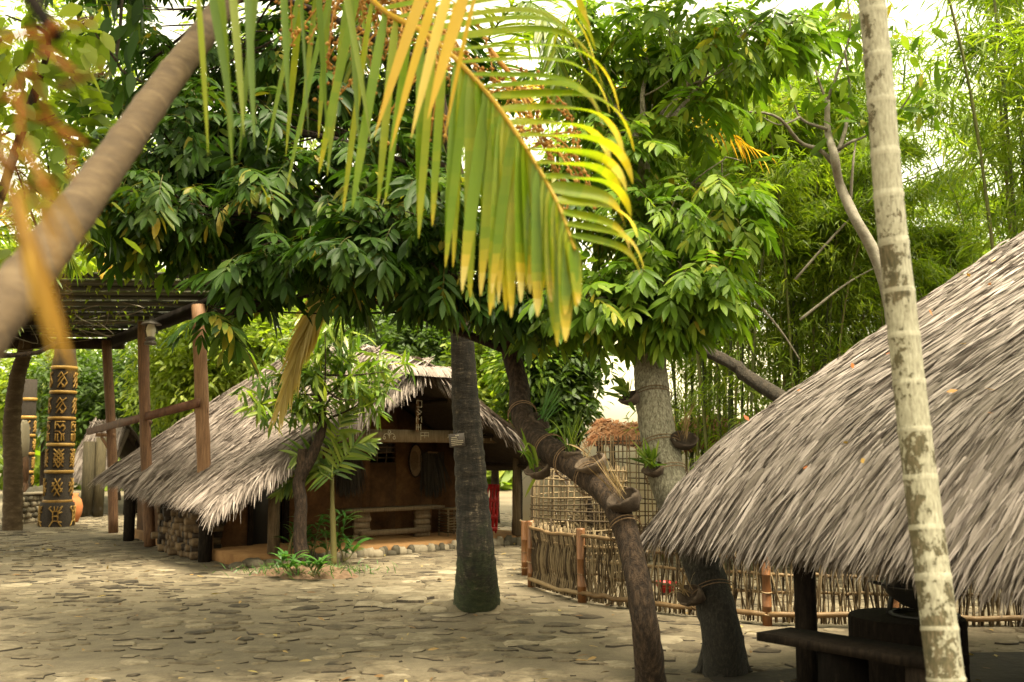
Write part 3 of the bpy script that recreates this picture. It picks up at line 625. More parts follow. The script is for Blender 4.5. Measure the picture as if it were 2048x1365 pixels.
for f in (.42, .9):
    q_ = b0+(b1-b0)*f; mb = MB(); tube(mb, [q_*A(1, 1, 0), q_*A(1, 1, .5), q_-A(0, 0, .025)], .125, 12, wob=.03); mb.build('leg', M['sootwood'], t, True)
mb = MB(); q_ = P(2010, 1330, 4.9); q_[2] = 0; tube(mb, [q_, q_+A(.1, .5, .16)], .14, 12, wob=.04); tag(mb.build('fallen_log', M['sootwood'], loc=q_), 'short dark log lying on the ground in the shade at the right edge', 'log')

# ================================================================ WOVEN FENCE
pts = [G(1050, 1150), G(1063, 1174), G(1165, 1204), G(1300, 1226), G(1535, 1249), G(1790, 1256), G(2110, 1258)]
fc = thing('woven_fence', 'low fence of woven bamboo sticks with orange bamboo posts', 'fence', pts[3])
FH = .76
for i, p in enumerate(pts):
    if i == 3: continue
    hgt = .80 if i else .72; ln = A(-.012*(i < 2)-.02*(i == 2), .0, 0)
    mb = MB(); z = [0, .18, .185, .19, .47, .475, .48, hgt-.02, hgt]; rr = [.046, .045, .049, .045, .044, .048, .044, .044, .041]
    tube(mb, [p+A(0, 0, zz-.02)+ln*zz for zz in z], np.array(rr)*(1.12 if i == 2 else 1), 12, r=.3+.4*rng.rand()); po = mb.build('post', M['bampost'], fc, True)
    mb = MB()
    for zz in (.10, .30): tube(mb, [p+ln*zz+A(.05*math.cos(x), .05*math.sin(x), zz+.01*math.sin(x)) for x in np.linspace(0, 6.28, 13)], .006, 5)
    mb.build('lashing', M['bamrail'], po)
for i in range(1, len(pts)-1):
    p0, p1 = pts[i], pts[i+1]; Ln = np.linalg.norm(p1-p0); d = (p1-p0)/Ln; n_ = A(d[1], -d[0], 0); n_ = n_*(-1 if n_[1] > 0 else 1)
    sag = [0, .03, .01, .01, .0, 0][i]
    for zz, r_ in ((.10, .026), (.30, .015), (.46, .017), (.60, .014), (FH-.05, .021)):
        mb = MB(); q_ = np.linspace(0, 1, 9)
        tube(mb, [p0+(p1-p0)*x+A(0, 0, zz-sag*math.sin(math.pi*x)+.006*rng.randn())+n_*(.028 if zz > .6 or zz < .2 else 0) for x in q_], r_, 7, wob=.04); mb.build('rail', M['bamrail'], fc, True)
    mb = MB(); n = int(Ln/(.011 if i == 1 else .015)); zs = np.linspace(0, 1, 9)
    for j in range(n):
        x = (j+.5+.5*rng.randn())/n; ph = 1 if j % 2 else -1; ln = rng.randn()*(.03 if i == 1 else .075); top = FH-rng.rand()*.10+(.06 if rng.rand() < .1 else 0)
        if not .02 < x < .985: continue
        pt_ = [p0+(p1-p0)*x+d*(ln*(z-.5))+n_*ph*.026*math.cos(z*math.pi*2.1)+A(0, 0, .02+z*top) for z in zs]
        tube(mb, pt_, .0085*(.6+.7*rng.rand()), 5, r=rng.rand())
    mb.build('woven_sticks', M['stick'], fc)
mb = MB(); mb2 = MB()
for j in range(9):
    p = pts[2]+A(.09+.012*j, .02, 0); tube(mb, [p+A(rng.uniform(-.05, .1), -.03, .01), p+A(rng.uniform(0, .18), .02, .32)], .008, 5)
mb.build('loose_sticks', M['stick'], fc)
# tall lattice pen behind the fence
lc = P(1158, 1000, 13.0); lc[2] = 0
t = thing('lattice_pen', 'tall round bamboo lattice pen standing behind the woven fence', 'pen', lc); mb = MB(); r_ = .64
for a in np.linspace(0, 2*math.pi, 54)[:-1]:
    a += .03*rng.randn(); tl = .06*rng.randn()
    tube(mb, [lc+A(r_*math.cos(a+tl*z)*(1-.04*z), r_*math.sin(a+tl*z)*(1-.04*z), z) for z in (0, .5, 1., 1.38+.06*rng.rand())], .009, 5, r=rng.rand())
mb.build('uprights', M['stick'], t); mb = MB()
for z in np.linspace(.15, 1.36, 13):
    ph = rng.rand()*6; tube(mb, [lc+A(r_*(1.02-.04*z)*math.cos(a), r_*(1.02-.04*z)*math.sin(a), z+.025*math.sin(a+ph)) for a in np.linspace(0, 6.28, 40)], .010, 5, r=rng.rand())
mb.build('hoops', M['stick'], t)
l0, l1 = P(1196, 1000, 15.2), P(1330, 1000, 14.8); l0[2] = l1[2] = 0
t = thing('lattice_screen', 'tall flat bamboo lattice screen below the reddish thatched roof', 'screen', (l0+l1)/2); mb = MB(); dl = l1-l0
for x in np.linspace(0, 1, 17): tube(mb, [l0+dl*(x+.02*rng.randn())+A(0, 0, 0), l0+dl*(x+.02*rng.randn())+A(0, 0, 1.85)], .010, 5, r=rng.rand())
mb.build('uprights', M['stick'], t); mb = MB()
for z in np.linspace(.2, 1.8, 18): tube(mb, [l0-dl*.02+A(0, .015, z+.03*rng.randn()), l0+dl*1.02+A(0, .015, z+.03*rng.randn())], .010, 5, r=rng.rand())
mb.build('cross_sticks', M['stick'], t)
# small shelter with the reddish roof
q0, q1 = P(1188, 882, 15.5), P(1480, 886, 15.0); w0, w1 = P(1200, 848, 16.6), P(1490, 842, 16.2)
t = thing('small_shelter', 'small shelter with a ragged reddish brown thatch roof behind the fence', 'shelter', (q0+w1)/2*A(1, 1, 0)); mt, mu = MB(), MB()
thatch(mt, mu, q0, q1, w1, w0, 2600, .42, .026, eave_n=900, fringe=(200, 200), seed=21, jit=.35, lift=.12, thick=.07)
r2 = mt.build('thatched_roof', M['redthatch'], t); mu.build('roof_underlay', M['thatchbase'], r2)
for p, r_ in ((q0+A(.12, .2, 0), .06), (q1+A(-.2, .2, 0), .05), (w0+A(.2, 0, 0), .05), (w1+A(-.2, 0, 0), .05)):
    mb = MB(); zt = p[2]-.05; p = p*A(1, 1, 0); tube(mb, [p, p+A(.01, 0, .8), p+A(-.01, 0, zt)], r_, 8, wob=.06); mb.build('post', M['darkwood'], t, True)
# things behind the fence: dark firewood heap and red basin
mb = MB(); bc = G(1333, 1188); lathe(mb, [(.001, .02), (.09, .02), (.12, .13), (.13, .135), (.122, .12), (.09, .04)], bc, 20); tag(mb.build('basin', M['red'], loc=bc, smooth=True), 'red plastic basin on the ground seen through the woven fence', 'basin')
hp = P(1185, 985, 16); hp[2] = 0
t = thing('brushwood_heap', 'heap of dry brushwood sticks behind the lattice pen', 'brushwood', hp); mb = MB()
for j in range(90):
    a = hp+A(.35*rng.randn(), .3*rng.randn(), .12+.4*rng.rand()); d = nrm(A(rng.randn(), .4*rng.randn(), .35*rng.randn())); tube(mb, [a-d*.35, a+d*.35], .018, 5, r=rng.rand())
mb.build('sticks', M['stick'], t)

# ================================================================ TRUNKS
def trunk(mb, ctrl, rad, n, sides=14, wob=.02, flare=0):
    p = cr(ctrl, n); rr = np.interp(np.linspace(0, 1, n), np.linspace(0, 1, len(rad)), rad)
    if flare: rr = rr*(1+flare*np.exp(-np.linspace(0, 1, n)*12))
    tube(mb, p, rr, sides, wob=wob); return p
# coconut palm in the middle
cb_ = G(954, 1214)
coco = thing('coconut_palm', 'dark ringed coconut palm trunk standing in the middle of the paved yard', 'palm tree', cb_)
mb = MB(); ct = [cb_+A(0, 0, -.03), P(952, 1120, 10.1), P(945, 1010, 10.1), P(938, 900, 10.1), P(930, 790, 10.1), P(925, 690, 10.1), P(915, 560, 10.1), P(905, 400, 10.1), P(895, 270, 10.1)]
pth = cr(ct, 150); tz = np.linspace(0, 1, 150); rr = np.interp(tz, [0, .03, .07, .125, .25, .5, .65, 1], [.255, .238, .218, .192, .168, .135, .115, .10])
rr = rr*(1+.02*np.sin(np.arange(150)*2*math.pi/5.3)+.008*rng.randn(150)); tube(mb, pth, rr, 28, wob=.012); mb.build('trunk', M['coconut'], coco, True)
mb = MB(); n_ = 26; th = np.arange(n_)*2*math.pi/n_; rq = 1+.09*rng.randn(n_); mb.add(np.vstack([np.stack([f*rq*np.cos(th), f*rq*np.sin(th), np.full(n_, z)], 1) for f, z in ((.36, -.02), (.31, .018), (.27, .04), (.225, .07))])+cb_, [(i*n_+j, i*n_+(j+1) % n_, (i+1)*n_+(j+1) % n_, (i+1)*n_+j) for i in range(3) for j in range(n_)]); mb.build('root_mat', M['ground'], coco, True)
def frond(path, n, ll, lw, mat, parent, hang=.6, fold=.3, rk=.014, spread=.9, name='frond', stemmat=None, prof=(.5, .9, 1, .85, .5, .06), start=.08, sides=(1, -1), lj=.12, hint=(0, 0, 1.)):
    p = cr(path, 60); mb = MB(); T = nrm(np.gradient(p, axis=0)); ts = np.linspace(start, 1, n); i = (ts*59).astype(int)
    o = p[i]; d = T[i]; sd = nrm(np.cross(d, A(*hint)+1e-3)); un = np.cross(sd, d)
    for sg in sides:
        an = spread*(1-.45*ts)[:, None]; ld = nrm(d*np.cos(an)+sd*sg*np.sin(an)+A(0, 0, -.2)+lj*rng.randn(n, 3))
        sz = ll*np.interp(ts, [0, .25, .6, 1], [.55, 1, .95, .45])*(.9+.2*rng.rand(n))
        blades(mb, o, ld, nrm(un+.15*rng.randn(n, 3)), sz, lw, prof, hang*(.6+.7*rng.rand(n)), fold)
    f = mb.build(name, mat, parent); m2 = MB(); tube(m2, p, np.linspace(rk, rk*.25, 60), 6); m2.build('rachis', stemmat or mat, f, True); return f
cc = pth[-1]
for az, el, dr in ((100, 50, 1.6), (150, 35, 1.6), (200, 55, 1.4), (250, 45, 1.8), (300, 40, 1.8), (30, 60, 1.5)):
    d = A(math.cos(R(az))*math.cos(R(el)), math.sin(R(az))*math.cos(R(el)), math.sin(R(el))); L = 3.2
    frond([cc, cc+d*L*.33, cc+d*L*.62+A(0, 0, -dr*.25), cc+d*L*.82+A(0, 0, -dr*.7), cc+d*L*.9+A(0, 0, -dr*1.2)], 55, .62, .035, M['palmgreen'], coco)
frond([cc, P(990, 190, 10.0), P(1150, 170, 9.9), P(1330, 200, 9.8), P(1510, 300, 9.7)], 70, .62, .032, M['palmyellow'], coco, hang=1.4)
frond([cc, P(800, 400, 10), P(690, 520, 9.8), P(620, 640, 9.6), P(566, 795, 9.4)], 120, .8, .03, M['plume'], coco, hang=.3, spread=.26, lj=.05, rk=.02, hint=(0, -1, .3))
frond([cc+A(0, .3, .2), P(860, 420, 10.6), P(800, 500, 10.9), P(740, 570, 11), P(650, 600, 11.2)], 55, .6, .03, M['palmyellow'], coco, hang=1.5)
# plaque on the trunk
sp = P(914, 881, 9.93)
t = thing('name_plaque', 'small dark square plaque with pale lines of writing nailed to the coconut trunk', 'sign', sp); mb = MB(); su, sv = nrm(A(1, .1, .10)), nrm(A(-.12, 0, 1))
boxo(mb, sp, su*.078, sv*.066, np.cross(su, sv)*.006); mb.build('board', M['slate'], t); mb = MB()
for j, (x0, x1) in enumerate(((-.15, .25), (-.7, -.1), (-.75, .1), (-.75, .7), (-.75, .75), (-.75, .5))):
    x = x0
    while x < x1-.05:
        w_ = rng.uniform(.06, .16); boxo(mb, sp+su*.078*(x+w_/2)+sv*.066*(.72-j*.28)-np.cross(su, sv)*-.009, su*.078*w_*.42, sv*.0042, np.cross(su, sv)*.001); x += w_+.03
mb.build('lettering', M['pale'], t)
m2 = MB(); tube(m2, [sp+sv*.06, sp+sv*.10+A(.03, 0.05, 0)], .003, 5); m2.build('nail', M['iron'], t)

# compound-leaved trees
def blobs_leaves(mb, blobs, mat_pairs, ll=.155, lw=.047, dens=1.0, down=.35, out=.6):
    for (px, py, Yd, rx, ry, rY, n) in blobs:
        c0 = P(px, py, Yd); n = int(n*dens); k_ = Yd/FPX
        c_, u_ = inell(n, c0, rx*k_, rY, ry*k_, 1.6)
        for rep in range(4):
            d = nrm(u_*out+A(0, 0, -down)+.75*rng.randn(n, 3)*A(1, 1, .6))
            q_ = .6+.75*rng.rand(n); pinnate(mb, c_+.03*rng.randn(n, 3), d, (.22+.14*rng.rand(n))*(.5+.5*q_), mat_pairs, ll*q_, lw*(.3+.7*q_), droop=.7, r=np.clip(.45+.23*rng.randn(n), 0, 1))
def limbs(mb, src, blobs, r0=.035):
    for (px, py, Yd, rx, ry, rY, n) in blobs:
        e = P(px, py, Yd); s_ = np.array(src[np.argmin([np.linalg.norm(q_-e)+max(0, q_[2]-e[2]+.3)*1.2 for q_ in src])])
        L = np.linalg.norm(e-s_); m = (s_+e)/2+A(0, 0, .12*L)+.06*L*rng.randn(3); pt = cr([s_, m, e], 14); tube(mb, pt, np.linspace(r0*(.6+.25*min(L, 2)), .009, 14), 7, wob=.05)
        for j in range(9):
            q_ = pt[rng.randint(4, 14)]; k_ = Yd/FPX; f = e+rdir(1)[0]*A(rx*k_, rY, ry*k_)*.85; tube(mb, cr([q_, (q_+f)/2+.05*rng.randn(3), f], 6), np.linspace(.010, .004, 6), 5)
tb = G(1305, 1385)
ly = thing('leaning_tree', 'brown barked leaning tree with a dark drooping leaf crown over the yard', 'tree', tb)
mb = MB(); lp = trunk(mb, [tb+A(0, 0, -.05), P(1290, 1250, 6.6), P(1264, 1110, 6.75), P(1226, 1005, 7.0), P(1150, 932, 7.4), P(1078, 885, 7.8), P(1043, 825, 8.1), P(1038, 770, 8.3), P(1020, 700, 8.4), P(1003, 640, 8.4), P(975, 540, 8.3), P(930, 400, 8.2), P(880, 200, 8.1), P(850, 0, 8.1), P(840, -200, 8.1)],
        [.084, .076, .077, .084, .100, .10, .092, .082, .078, .066, .06, .055, .05, .04, .03], 110, 16, .035, .35)
MAINB = [(285, 410, 8.0, 95, 70, .8, 32), (350, 300, 8.3, 140, 110, 1., 50), (250, 425, 7.6, 50, 40, .6, 11), (390, 425, 7.8, 100, 55, .8, 30), (480, 300, 8.5, 150, 110, 1.1, 54), (610, 400, 8.0, 130, 90, .9, 40), (740, 350, 8.3, 140, 100, 1, 44),
         (565, 520, 7.4, 70, 30, .5, 13), (490, 540, 7.4, 50, 30, .4, 7), (425, 625, 7.3, 30, 25, .3, 3), (715, 490, 7.3, 120, 60, .6, 32), (850, 440, 7.5, 120, 90, .8, 38), (900, 545, 7.6, 90, 45, .5, 22), (300, 120, 8.8, 140, 110, 1, 32), (480, 110, 9., 160, 120, 1, 40), (680, 140, 9., 180, 140, 1, 42),
         (880, 190, 8.9, 150, 140, 1, 36), (1050, 420, 8.2, 110, 100, .8, 34), (1065, 575, 7.9, 85, 45, .5, 22)]
UPB = [(400, -250, 9, 260, 160, 1.5, 60), (800, -280, 9, 300, 160, 1.5, 70), (200, -120, 9.5, 160, 120, 1.2, 30), (620, -450, 8.5, 420, 140, 2.0, 60)]
def shade_leaves(mb, c0, rx, ry, rz, n):        # unseen canopy added overhead to shade the yard
    c_, u_ = inell(n, c0, rx, ry, rz, 2.5)
    for rep in range(4): pinnate(mb, c_, nrm(u_*A(1, 1, .3)+.8*rng.randn(n, 3)*A(1, 1, .5)), .38, 4, .24, .085, droop=.5, r=np.clip(.45+.23*rng.randn(n), 0, 1))
limbs(mb, list(lp[62:]), MAINB); mb.build('trunk', M['bark'], ly, True)
mb = MB(); blobs_leaves(mb, MAINB, 4); blobs_leaves(mb, UPB, 3, .2, .065); shade_leaves(mb, A(-1.5, 3.6, 7.8), 4.0, 3.6, .9, 150); mb.build('crown', M['lychee'], ly)
gb = G(1452, 1348)
gt = thing('grey_tree', 'stout pale grey tree with a bright leafy crown beside the thatched shelter', 'tree', gb)
mb = MB(); gp = trunk(mb, [gb+A(0, 0, -.05), P(1440, 1250, 7.3), P(1405, 1130, 7.5), P(1366, 1040, 7.6), P(1336, 960, 7.7), P(1318, 880, 7.8), P(1305, 790, 7.9), P(1298, 700, 8.0), P(1290, 580, 8.1), P(1284, 430, 8.2), P(1290, 300, 8.2)],
        [.155, .138, .136, .140, .142, .142, .138, .128, .105, .075, .045], 110, 22, .02, .06)
for a in (30, 160, 250):
    d = A(math.cos(R(a)), math.sin(R(a)), 0); tube(mb, cr([gb+d*.1+A(0, 0, .25), gb+d*.17+A(0, 0, .04), gb+d*.25+A(0, 0, -.03)], 8), np.linspace(.06, .025, 8), 7, wob=.06)
GREYB = [(1185, 585, 7.8, 90, 50, .5, 22), (1300, 580, 7.7, 105, 60, .6, 30), (1375, 570, 7.8, 80, 65, .6, 26), (1300, 440, 8.1, 120, 85, .8, 34), (1415, 430, 8, 85, 65, .6, 24), (1445, 370, 8.2, 70, 50, .6, 16), (1200, 320, 8.5, 100, 100, .8, 26),
         (1330, 130, 8.6, 130, 110, .9, 38), (1450, 90, 8.6, 110, 80, .9, 26), (1550, 50, 8.6, 80, 50, .7, 16), (1320, 250, 8.5, 100, 50, .7, 18), (1180, 120, 8.8, 110, 110, .9, 26), (1100, 620, 8.0, 50, 30, .4, 8)]
UPG = [(1400, -200, 8.5, 220, 120, 1.2, 40)]
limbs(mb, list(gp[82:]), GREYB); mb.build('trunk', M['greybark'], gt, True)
mb = MB(); blobs_leaves(mb, GREYB, 4, .15, .046); blobs_leaves(mb, UPG, 3, .2, .06); shade_leaves(mb, A(4.0, 3.2, 7.6), 2.8, 3.6, .9, 90); mb.build('crown', M['bright'], gt)
# coconut husks with orchids tied to the two trunks
def husk(px, py, Yd, r_, ax, label, leaf=None, tp=None, shell=.62):
    c_ = P(px, py, Yd); t = thing('husk_planter', label, 'planter', c_, 'coconut husk planters tied to the trunks'); mb = MB(); ax = nrm(A(*ax)); n = 16
    pr = [(.001, -.9), (.4, -.8), (.75, -.5), (.96, -.1), (1.0, .12), (.93, .2), (.86, .1), (.7, -.3), (.35, -.55), (.001, -.6)]
    lathe(mb, [(a*r_, b*r_*1.15) for a, b in pr], c_, n, ax=ax); v = mb.v[-1]; v += r_*.05*rng.randn(*v.shape); v[:, 0] = c_[0]+(v[:, 0]-c_[0])*1.28; mb.build('shell', M['husk'], t, True)
    if leaf:
        k, L, w, mt_, dr, sp_ = leaf; mb = MB(); o = c_+ax*r_*.4+.25*r_*rng.randn(k, 3); blades(mb, o, nrm(ax+sp_*rng.randn(k, 3)+A(0, 0, .5)), rdir(k), L*(.6+.6*rng.rand(k)), w, (.5, .9, 1, .8, .1), dr*rng.rand(k), .25); mb.build('leaves', M[mt_], t)
    if tp is not None:
        q_, tr_ = tp; mb = MB(); T = q_[1]-q_[0]; T = nrm(T); x = nrm(np.cross(T, A(0, 1, 0))); y = np.cross(T, x)
        for dz in (-.012, .012): tube(mb, [q_[0]+T*dz+(x*math.cos(a)+y*math.sin(a))*tr_*1.0+T*.03*math.sin(a) for a in np.linspace(0, 6.28, 25)], .0035, 5)
        mb.build('rope', M['rope'], t)
def seg(path, px, py):
    i = np.argmin([abs((q_[0]/q_[1])*FPX*.994+1024-px)+abs(905-(q_[2]-CH)/q_[1]*FPX-py) for q_ in path]); i = min(i, len(path)-2); return path[i:i+2]
husk(1246, 998, 6.82, .10, (-.55, -.35, .75), 'large split husk under the bend of the brown trunk, trailing dry stems', (26, .30, .006, 'drystem', -.1, .3), (seg(lp, 1240, 1060), .115))
husk(1182, 926, 7.16, .095, (-.5, -.3, .8), 'upright pale husk strapped on top of the bent brown trunk', (12, .16, .006, 'drystem', .8, .6), (seg(lp, 1180, 955), .125))
husk(1075, 938, 7.62, .085, (-.4, -.4, .7), 'grey husk hanging under the brown trunk with long strap leaves', (12, .32, .024, 'sapling', 1.8, .7), (seg(lp, 1100, 900), .13))
husk(1078, 842, 7.95, .08, (.6, -.3, .6), 'husk on the right side of the upright part of the brown trunk', (24, .28, .012, 'ginger', .3, .3), (seg(lp, 1043, 830), .118))
husk(1142, 905, 7.38, .06, (0, -.2, 1), 'small husk hidden under a tuft of grassy orchid leaves on the brown trunk', (60, .27, .007, 'sapling', .9, .4), (seg(lp, 1140, 925), .13))
husk(1368, 880, 7.66, .085, (.1, -.5, .5), 'round bearded husk on the right side of the pale grey trunk', (18, .3, .007, 'drystem', .4, .3), (seg(gp, 1325, 890), .158))
husk(1306, 938, 7.5, .07, (-.5, -.4, .7), 'husk with a fan of bright green orchid leaves left of the grey trunk', (40, .20, .022, 'sapling', .6, .6), (seg(gp, 1332, 945), .163))
husk(1258, 795, 7.72, .07, (-.5, -.3, .6), 'small dark husk high on the left side of the grey trunk', (20, .2, .03, 'sapling', 1.2, .6), (seg(gp, 1308, 790), .152))
husk(1380, 1190, 7.25, .085, (-.6, -.4, .5), 'dark husk low on the shaded foot of the grey trunk', (10, .22, .012, 'drystem', 1., .5), (seg(gp, 1420, 1180), .178))

# pale areca palm at the right
ar = [P(1915, 1500, 3.55), P(1893, 1365, 3.56), P(1872, 1200, 3.6), P(1846, 1000, 3.65), P(1822, 800, 3.68), P(1800, 600, 3.7), P(1778, 400, 3.7), P(1762, 200, 3.7), P(1744, 0, 3.7), P(1725, -200, 3.7), P(1700, -500, 3.72)]
a0 = ar[0]+(ar[0]-ar[1])/np.linalg.norm(ar[0]-ar[1])*0; d = (ar[0]-ar[2]); ag = ar[0]+d*(ar[0][2]/-d[2]) if d[2] < 0 else ar[0]*A(1, 1, 0)
at = thing('areca_palm', 'pale ringed palm trunk blotched with lichen in front of the thatched shelter', 'palm tree', ag); mb = MB()
pth = cr([ag]+ar, 420); zz = pth[:, 2]; rr = np.interp(zz, [0, .4, 1.2, 2.2, 3.2, 4.2], [.076, .064, .060, .055, .050, .045])
rz = [G_ for G_ in [P(0, y, 3.66)[2] for y in (1345, 1250, 1150, 1055, 955, 860, 765, 670, 580, 480, 385, 300, 195, 105, 15, -70, -150, -230, -310)]]
ringf = np.zeros(420)
for z in rz: rr = rr+.0028*np.exp(-((zz-z)/.008)**2)+.0016*np.exp(-np.clip(z-zz, 0, 1)/.03)*(zz < z); ringf = np.maximum(ringf, (np.abs(zz-z) < .006)*1.)
tube(mb, pth, rr, 32, wob=.004); q_ = mb.q[-1]; f = np.repeat((ringf[:-1]+ringf[1:])/2, 32); mb.r[-1] = np.concatenate([np.where(f > .3, .97, .4), np.full(len(q_)-len(f), .4)])
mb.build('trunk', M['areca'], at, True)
cc = pth[-1]
for az in (20, 95, 165, 235, 305):
    d = A(math.cos(R(az)), math.sin(R(az)), 0); frond([cc, cc+d*.5+A(0, 0, .7), cc+d*1.2+A(0, 0, .9), cc+d*1.9+A(0, 0, .5)], 30, .55, .05, M['palmgreen'], at)

# leaning palm on the left with the big foreground frond
lt = [P(-75, 720, 1.68), P(10, 610, 1.82), P(110, 480, 2.05), P(225, 320, 2.38), P(330, 170, 2.75), P(440, 20, 3.18), P(520, -120, 3.6), P(590, -270, 4.1)]
d = lt[0]-lt[1]; lg = lt[0]+d*(lt[0][2]/-d[2]); lg = lg*A(1, 1, 0)
lean = thing('leaning_palm', 'smooth brown leaning palm trunk at the left with a big green frond hanging in front', 'palm tree', lg); mb = MB()
pth = cr([lg, (lg+lt[0])/2]+lt, 260); rr = np.linspace(.050, .039, 260); tt = np.arange(260)
for r0 in range(60, 260, 13): rr = rr+.0028*np.exp(-((tt-r0)/1.0)**2)
tube(mb, pth, rr, 22, wob=.008); fr = np.full(260, .45); fr[60::13] = .95; fr[61::13] = .0; mb.r[-1] = np.concatenate([np.repeat(fr[:-1], 22), np.full(len(mb.q[-1])-259*22, .4)]); mb.build('trunk', M['palmwood'], lean, True)
lc_ = pth[-1]
rA = [lc_, P(655, -150, 3.9), P(745, 0, 3.45), P(862, 75, 3.2), P(965, 175, 3.05), P(1045, 285, 2.92), P(1112, 400, 2.82), P(1150, 500, 2.75)]
def rows2(parent):
    p = cr(rA, 120); n_g = MB(); n_o = MB()
    k_ = FPX; u_ = np.linspace(0, 1, 17)
    def grad(b, on, sp, mx): return np.clip(b+(mx-b)*np.clip((u_-on)/sp, 0, 1)+.03*rng.randn(17), 0, 1)[None]
    # right hand leaflets reach sideways, their withered tips curl over and hang
    n = 23; ts = np.linspace(.25, .96, n)
    for i, t_ in enumerate(ts):
        o = p[int(t_*119)]; x = i/(n-1); px = o[0]/o[1]*k_+1024; L = max(.13, (1178+20*math.sin(x*3.1)-px)*o[1]/k_)*(.95+.08*rng.rand()); d = nrm(A(1, -.15, .17-.42*x)+.025*rng.randn(3)); up = nrm(A(.0, -.75, .65)+.15*rng.randn(3)); ex = .11+.10*rng.rand()
        prof = np.interp(np.linspace(0, 1, 18), [0, .08, .3, .6, .75, .88, 1], [.4, .8, 1, .95, .7, .4, .05])
        blades(n_g, o[None], d, up, L+ex, .056, prof, 4.2+2.5*rng.rand(), .2, grad(.28+.12*rng.rand(), max(.60, L/(L+ex)-.02)-.10*rng.rand(), .24, .52+.42*rng.rand()), np.array([rng.uniform(0, 1.6)]), 5.)
    # lower leaflets hang down
    ts = np.concatenate([np.linspace(.08, .50, 15), np.linspace(.52, .99, 40)]); n = len(ts)
    for i, t_ in enumerate(ts):
        o = p[int(t_*119)]; px = o[0]/o[1]*k_+1024; py = 905-(o[2]-CH)/o[1]*k_
        ye = np.interp(px, [640, 760, 860, 920, 960, 1060, 1150], [330, 440, 480, 520, 590, 615, 640])+30*rng.randn()
        L = max(.14, (ye-py)*o[1]/k_); x = px > 935; d = nrm(A(.02+.06*rng.randn()-.12*(not x), -.1, -1)); up = nrm(A(.55*rng.randn(), -1, .2))
        prof = np.interp(np.linspace(0, 1, 18), [0, .1, .3, .7, .85, .95, 1], [.45, .9, 1, .9, .65, .4, .1])
        on = rng.uniform(.6, .9) if x else rng.uniform(.75, 1.)
        blades(n_g, o[None], d, up, L, (.040 if x else .029)*(.8+.4*rng.rand()), prof, .25, .15, grad(.15+.3*rng.rand(), on, .3, rng.uniform(.7, 1.) if x else .75), np.array([.5*rng.randn()]))
        if x and rng.rand() < .13: blades(n_o, o[None]+.01, d, up, L*.9, .010, (.3, .7, 1, 1, .8, .3), .2, .15)
    f = n_g.build('frond', M['palmgrad'], parent); m2 = MB(); tube(m2, p, np.linspace(.013, .004, 120), 7); m2.build('rachis', M['palmyellow'], f, True)
    n_o.build('orange_leaflets', M['palmyellow'], f)
rows2(lean)
rB = [lc_, P(520, -190, 3.7), P(420, -150, 3.3), P(300, -60, 3.0), P(230, 60, 2.9)]
def hang_row(path, n, L0, L1, w, mat, parent, t0=.1, t1=.98, bend=A(.08, -.1, -1)):
    p = cr(path, 100); mb = MB(); ts = np.linspace(t0, t1, n); o = p[(ts*99).astype(int)]
    blades(mb, o, nrm(bend+.07*rng.randn(n, 3)), nrm(A(0, -1, .1)+.4*rng.randn(n, 3)), np.interp(ts, [t0, t1], [L0, L1])*(.8+.35*rng.rand(n)), w, (.5, .9, 1, .95, .85, .7, .4, .05), .3, .15)
    f = mb.build('frond', mat, parent); m2 = MB(); tube(m2, p, np.linspace(.012, .004, 100), 6); m2.build('rachis', M['palmyellow'], f, True)
rC = [lc_, P(560, -120, 3.4), P(480, -110, 3.1), P(400, -60, 2.8)]
hang_row([lc_, P(700, -150, 3.6), P(600, -125, 3.2), P(470, -90, 2.9), P(385, -45, 2.75)], 12, .84, .62, .025, M['palmgreen'], lean, .25)
hang_row([lc_, P(760, -170, 3.5), P(880, -90, 3.0), P(960, -30, 2.7)], 6, .60, .46, .036, M['palmyellow'], lean, .66, .99, A(-.30, -.1, -1))
for az in (60, 120, 190):
    d = A(math.cos(R(az)), math.sin(R(az)), 0); frond([lc_, lc_+d*.5+A(0, 0, .8), lc_+d*1.3+A(0, 0, 1.0), lc_+d*2.1+A(0, 0, .5)], 34, .55, .04, M['palmgreen'], lean)
def flower_stalk(base, tip, n, L, mat, parent, name, seed, beads=True, r_=.009, dn=1.3):
    rg = np.random.RandomState(seed); p = cr([base, (base+tip)/2+A(0, 0, .06), tip], 20); mb = MB(); tube(mb, p, np.linspace(r_*1.5, r_*.6, 20), 7)
    oct_ = np.array([(1, 0, 0), (0, 1, 0), (-1, 0, 0), (0, -1, 0), (0, 0, 1), (0, 0, -1)], float); oq = [(0, 1, 4, 4), (1, 2, 4, 4), (2, 3, 4, 4), (3, 0, 4, 4), (1, 0, 5, 5), (2, 1, 5, 5), (3, 2, 5, 5), (0, 3, 5, 5)]
    for j in range(n):
        o = p[rg.randint(5, 20)]; d = nrm(A(rg.randn(), rg.randn()*.5, -.3)); ln = L*(.5+.7*rg.rand()); q_ = cr([o, o+d*ln*.4+.02*rg.randn(3), o+d*ln*.62+A(0, 0, -ln*.22*dn)+.03*rg.randn(3), o+d*ln*.7+A(0, 0, -ln*.5*dn)+.03*rg.randn(3)], 16); tube(mb, q_, np.linspace(.0045, .0025, 16), 5)
        if beads:
            for s_ in q_[2:]:
                for _ in range(2): mb.add(oct_*.0085*(.6+.8*rg.rand())+s_+.009*rg.randn(3), oq)
    return mb.build(name, mat, parent)
flower_stalk(lc_+A(0, .05, -.1), P(835, 58, 3.9), 34, .42, M['orange'], lean, 'flower_stalk', 3)
flower_stalk(lc_+A(0, .1, -.1), P(930, 130, 4.1), 24, .42, M['orange'], lean, 'flower_stalk', 4)
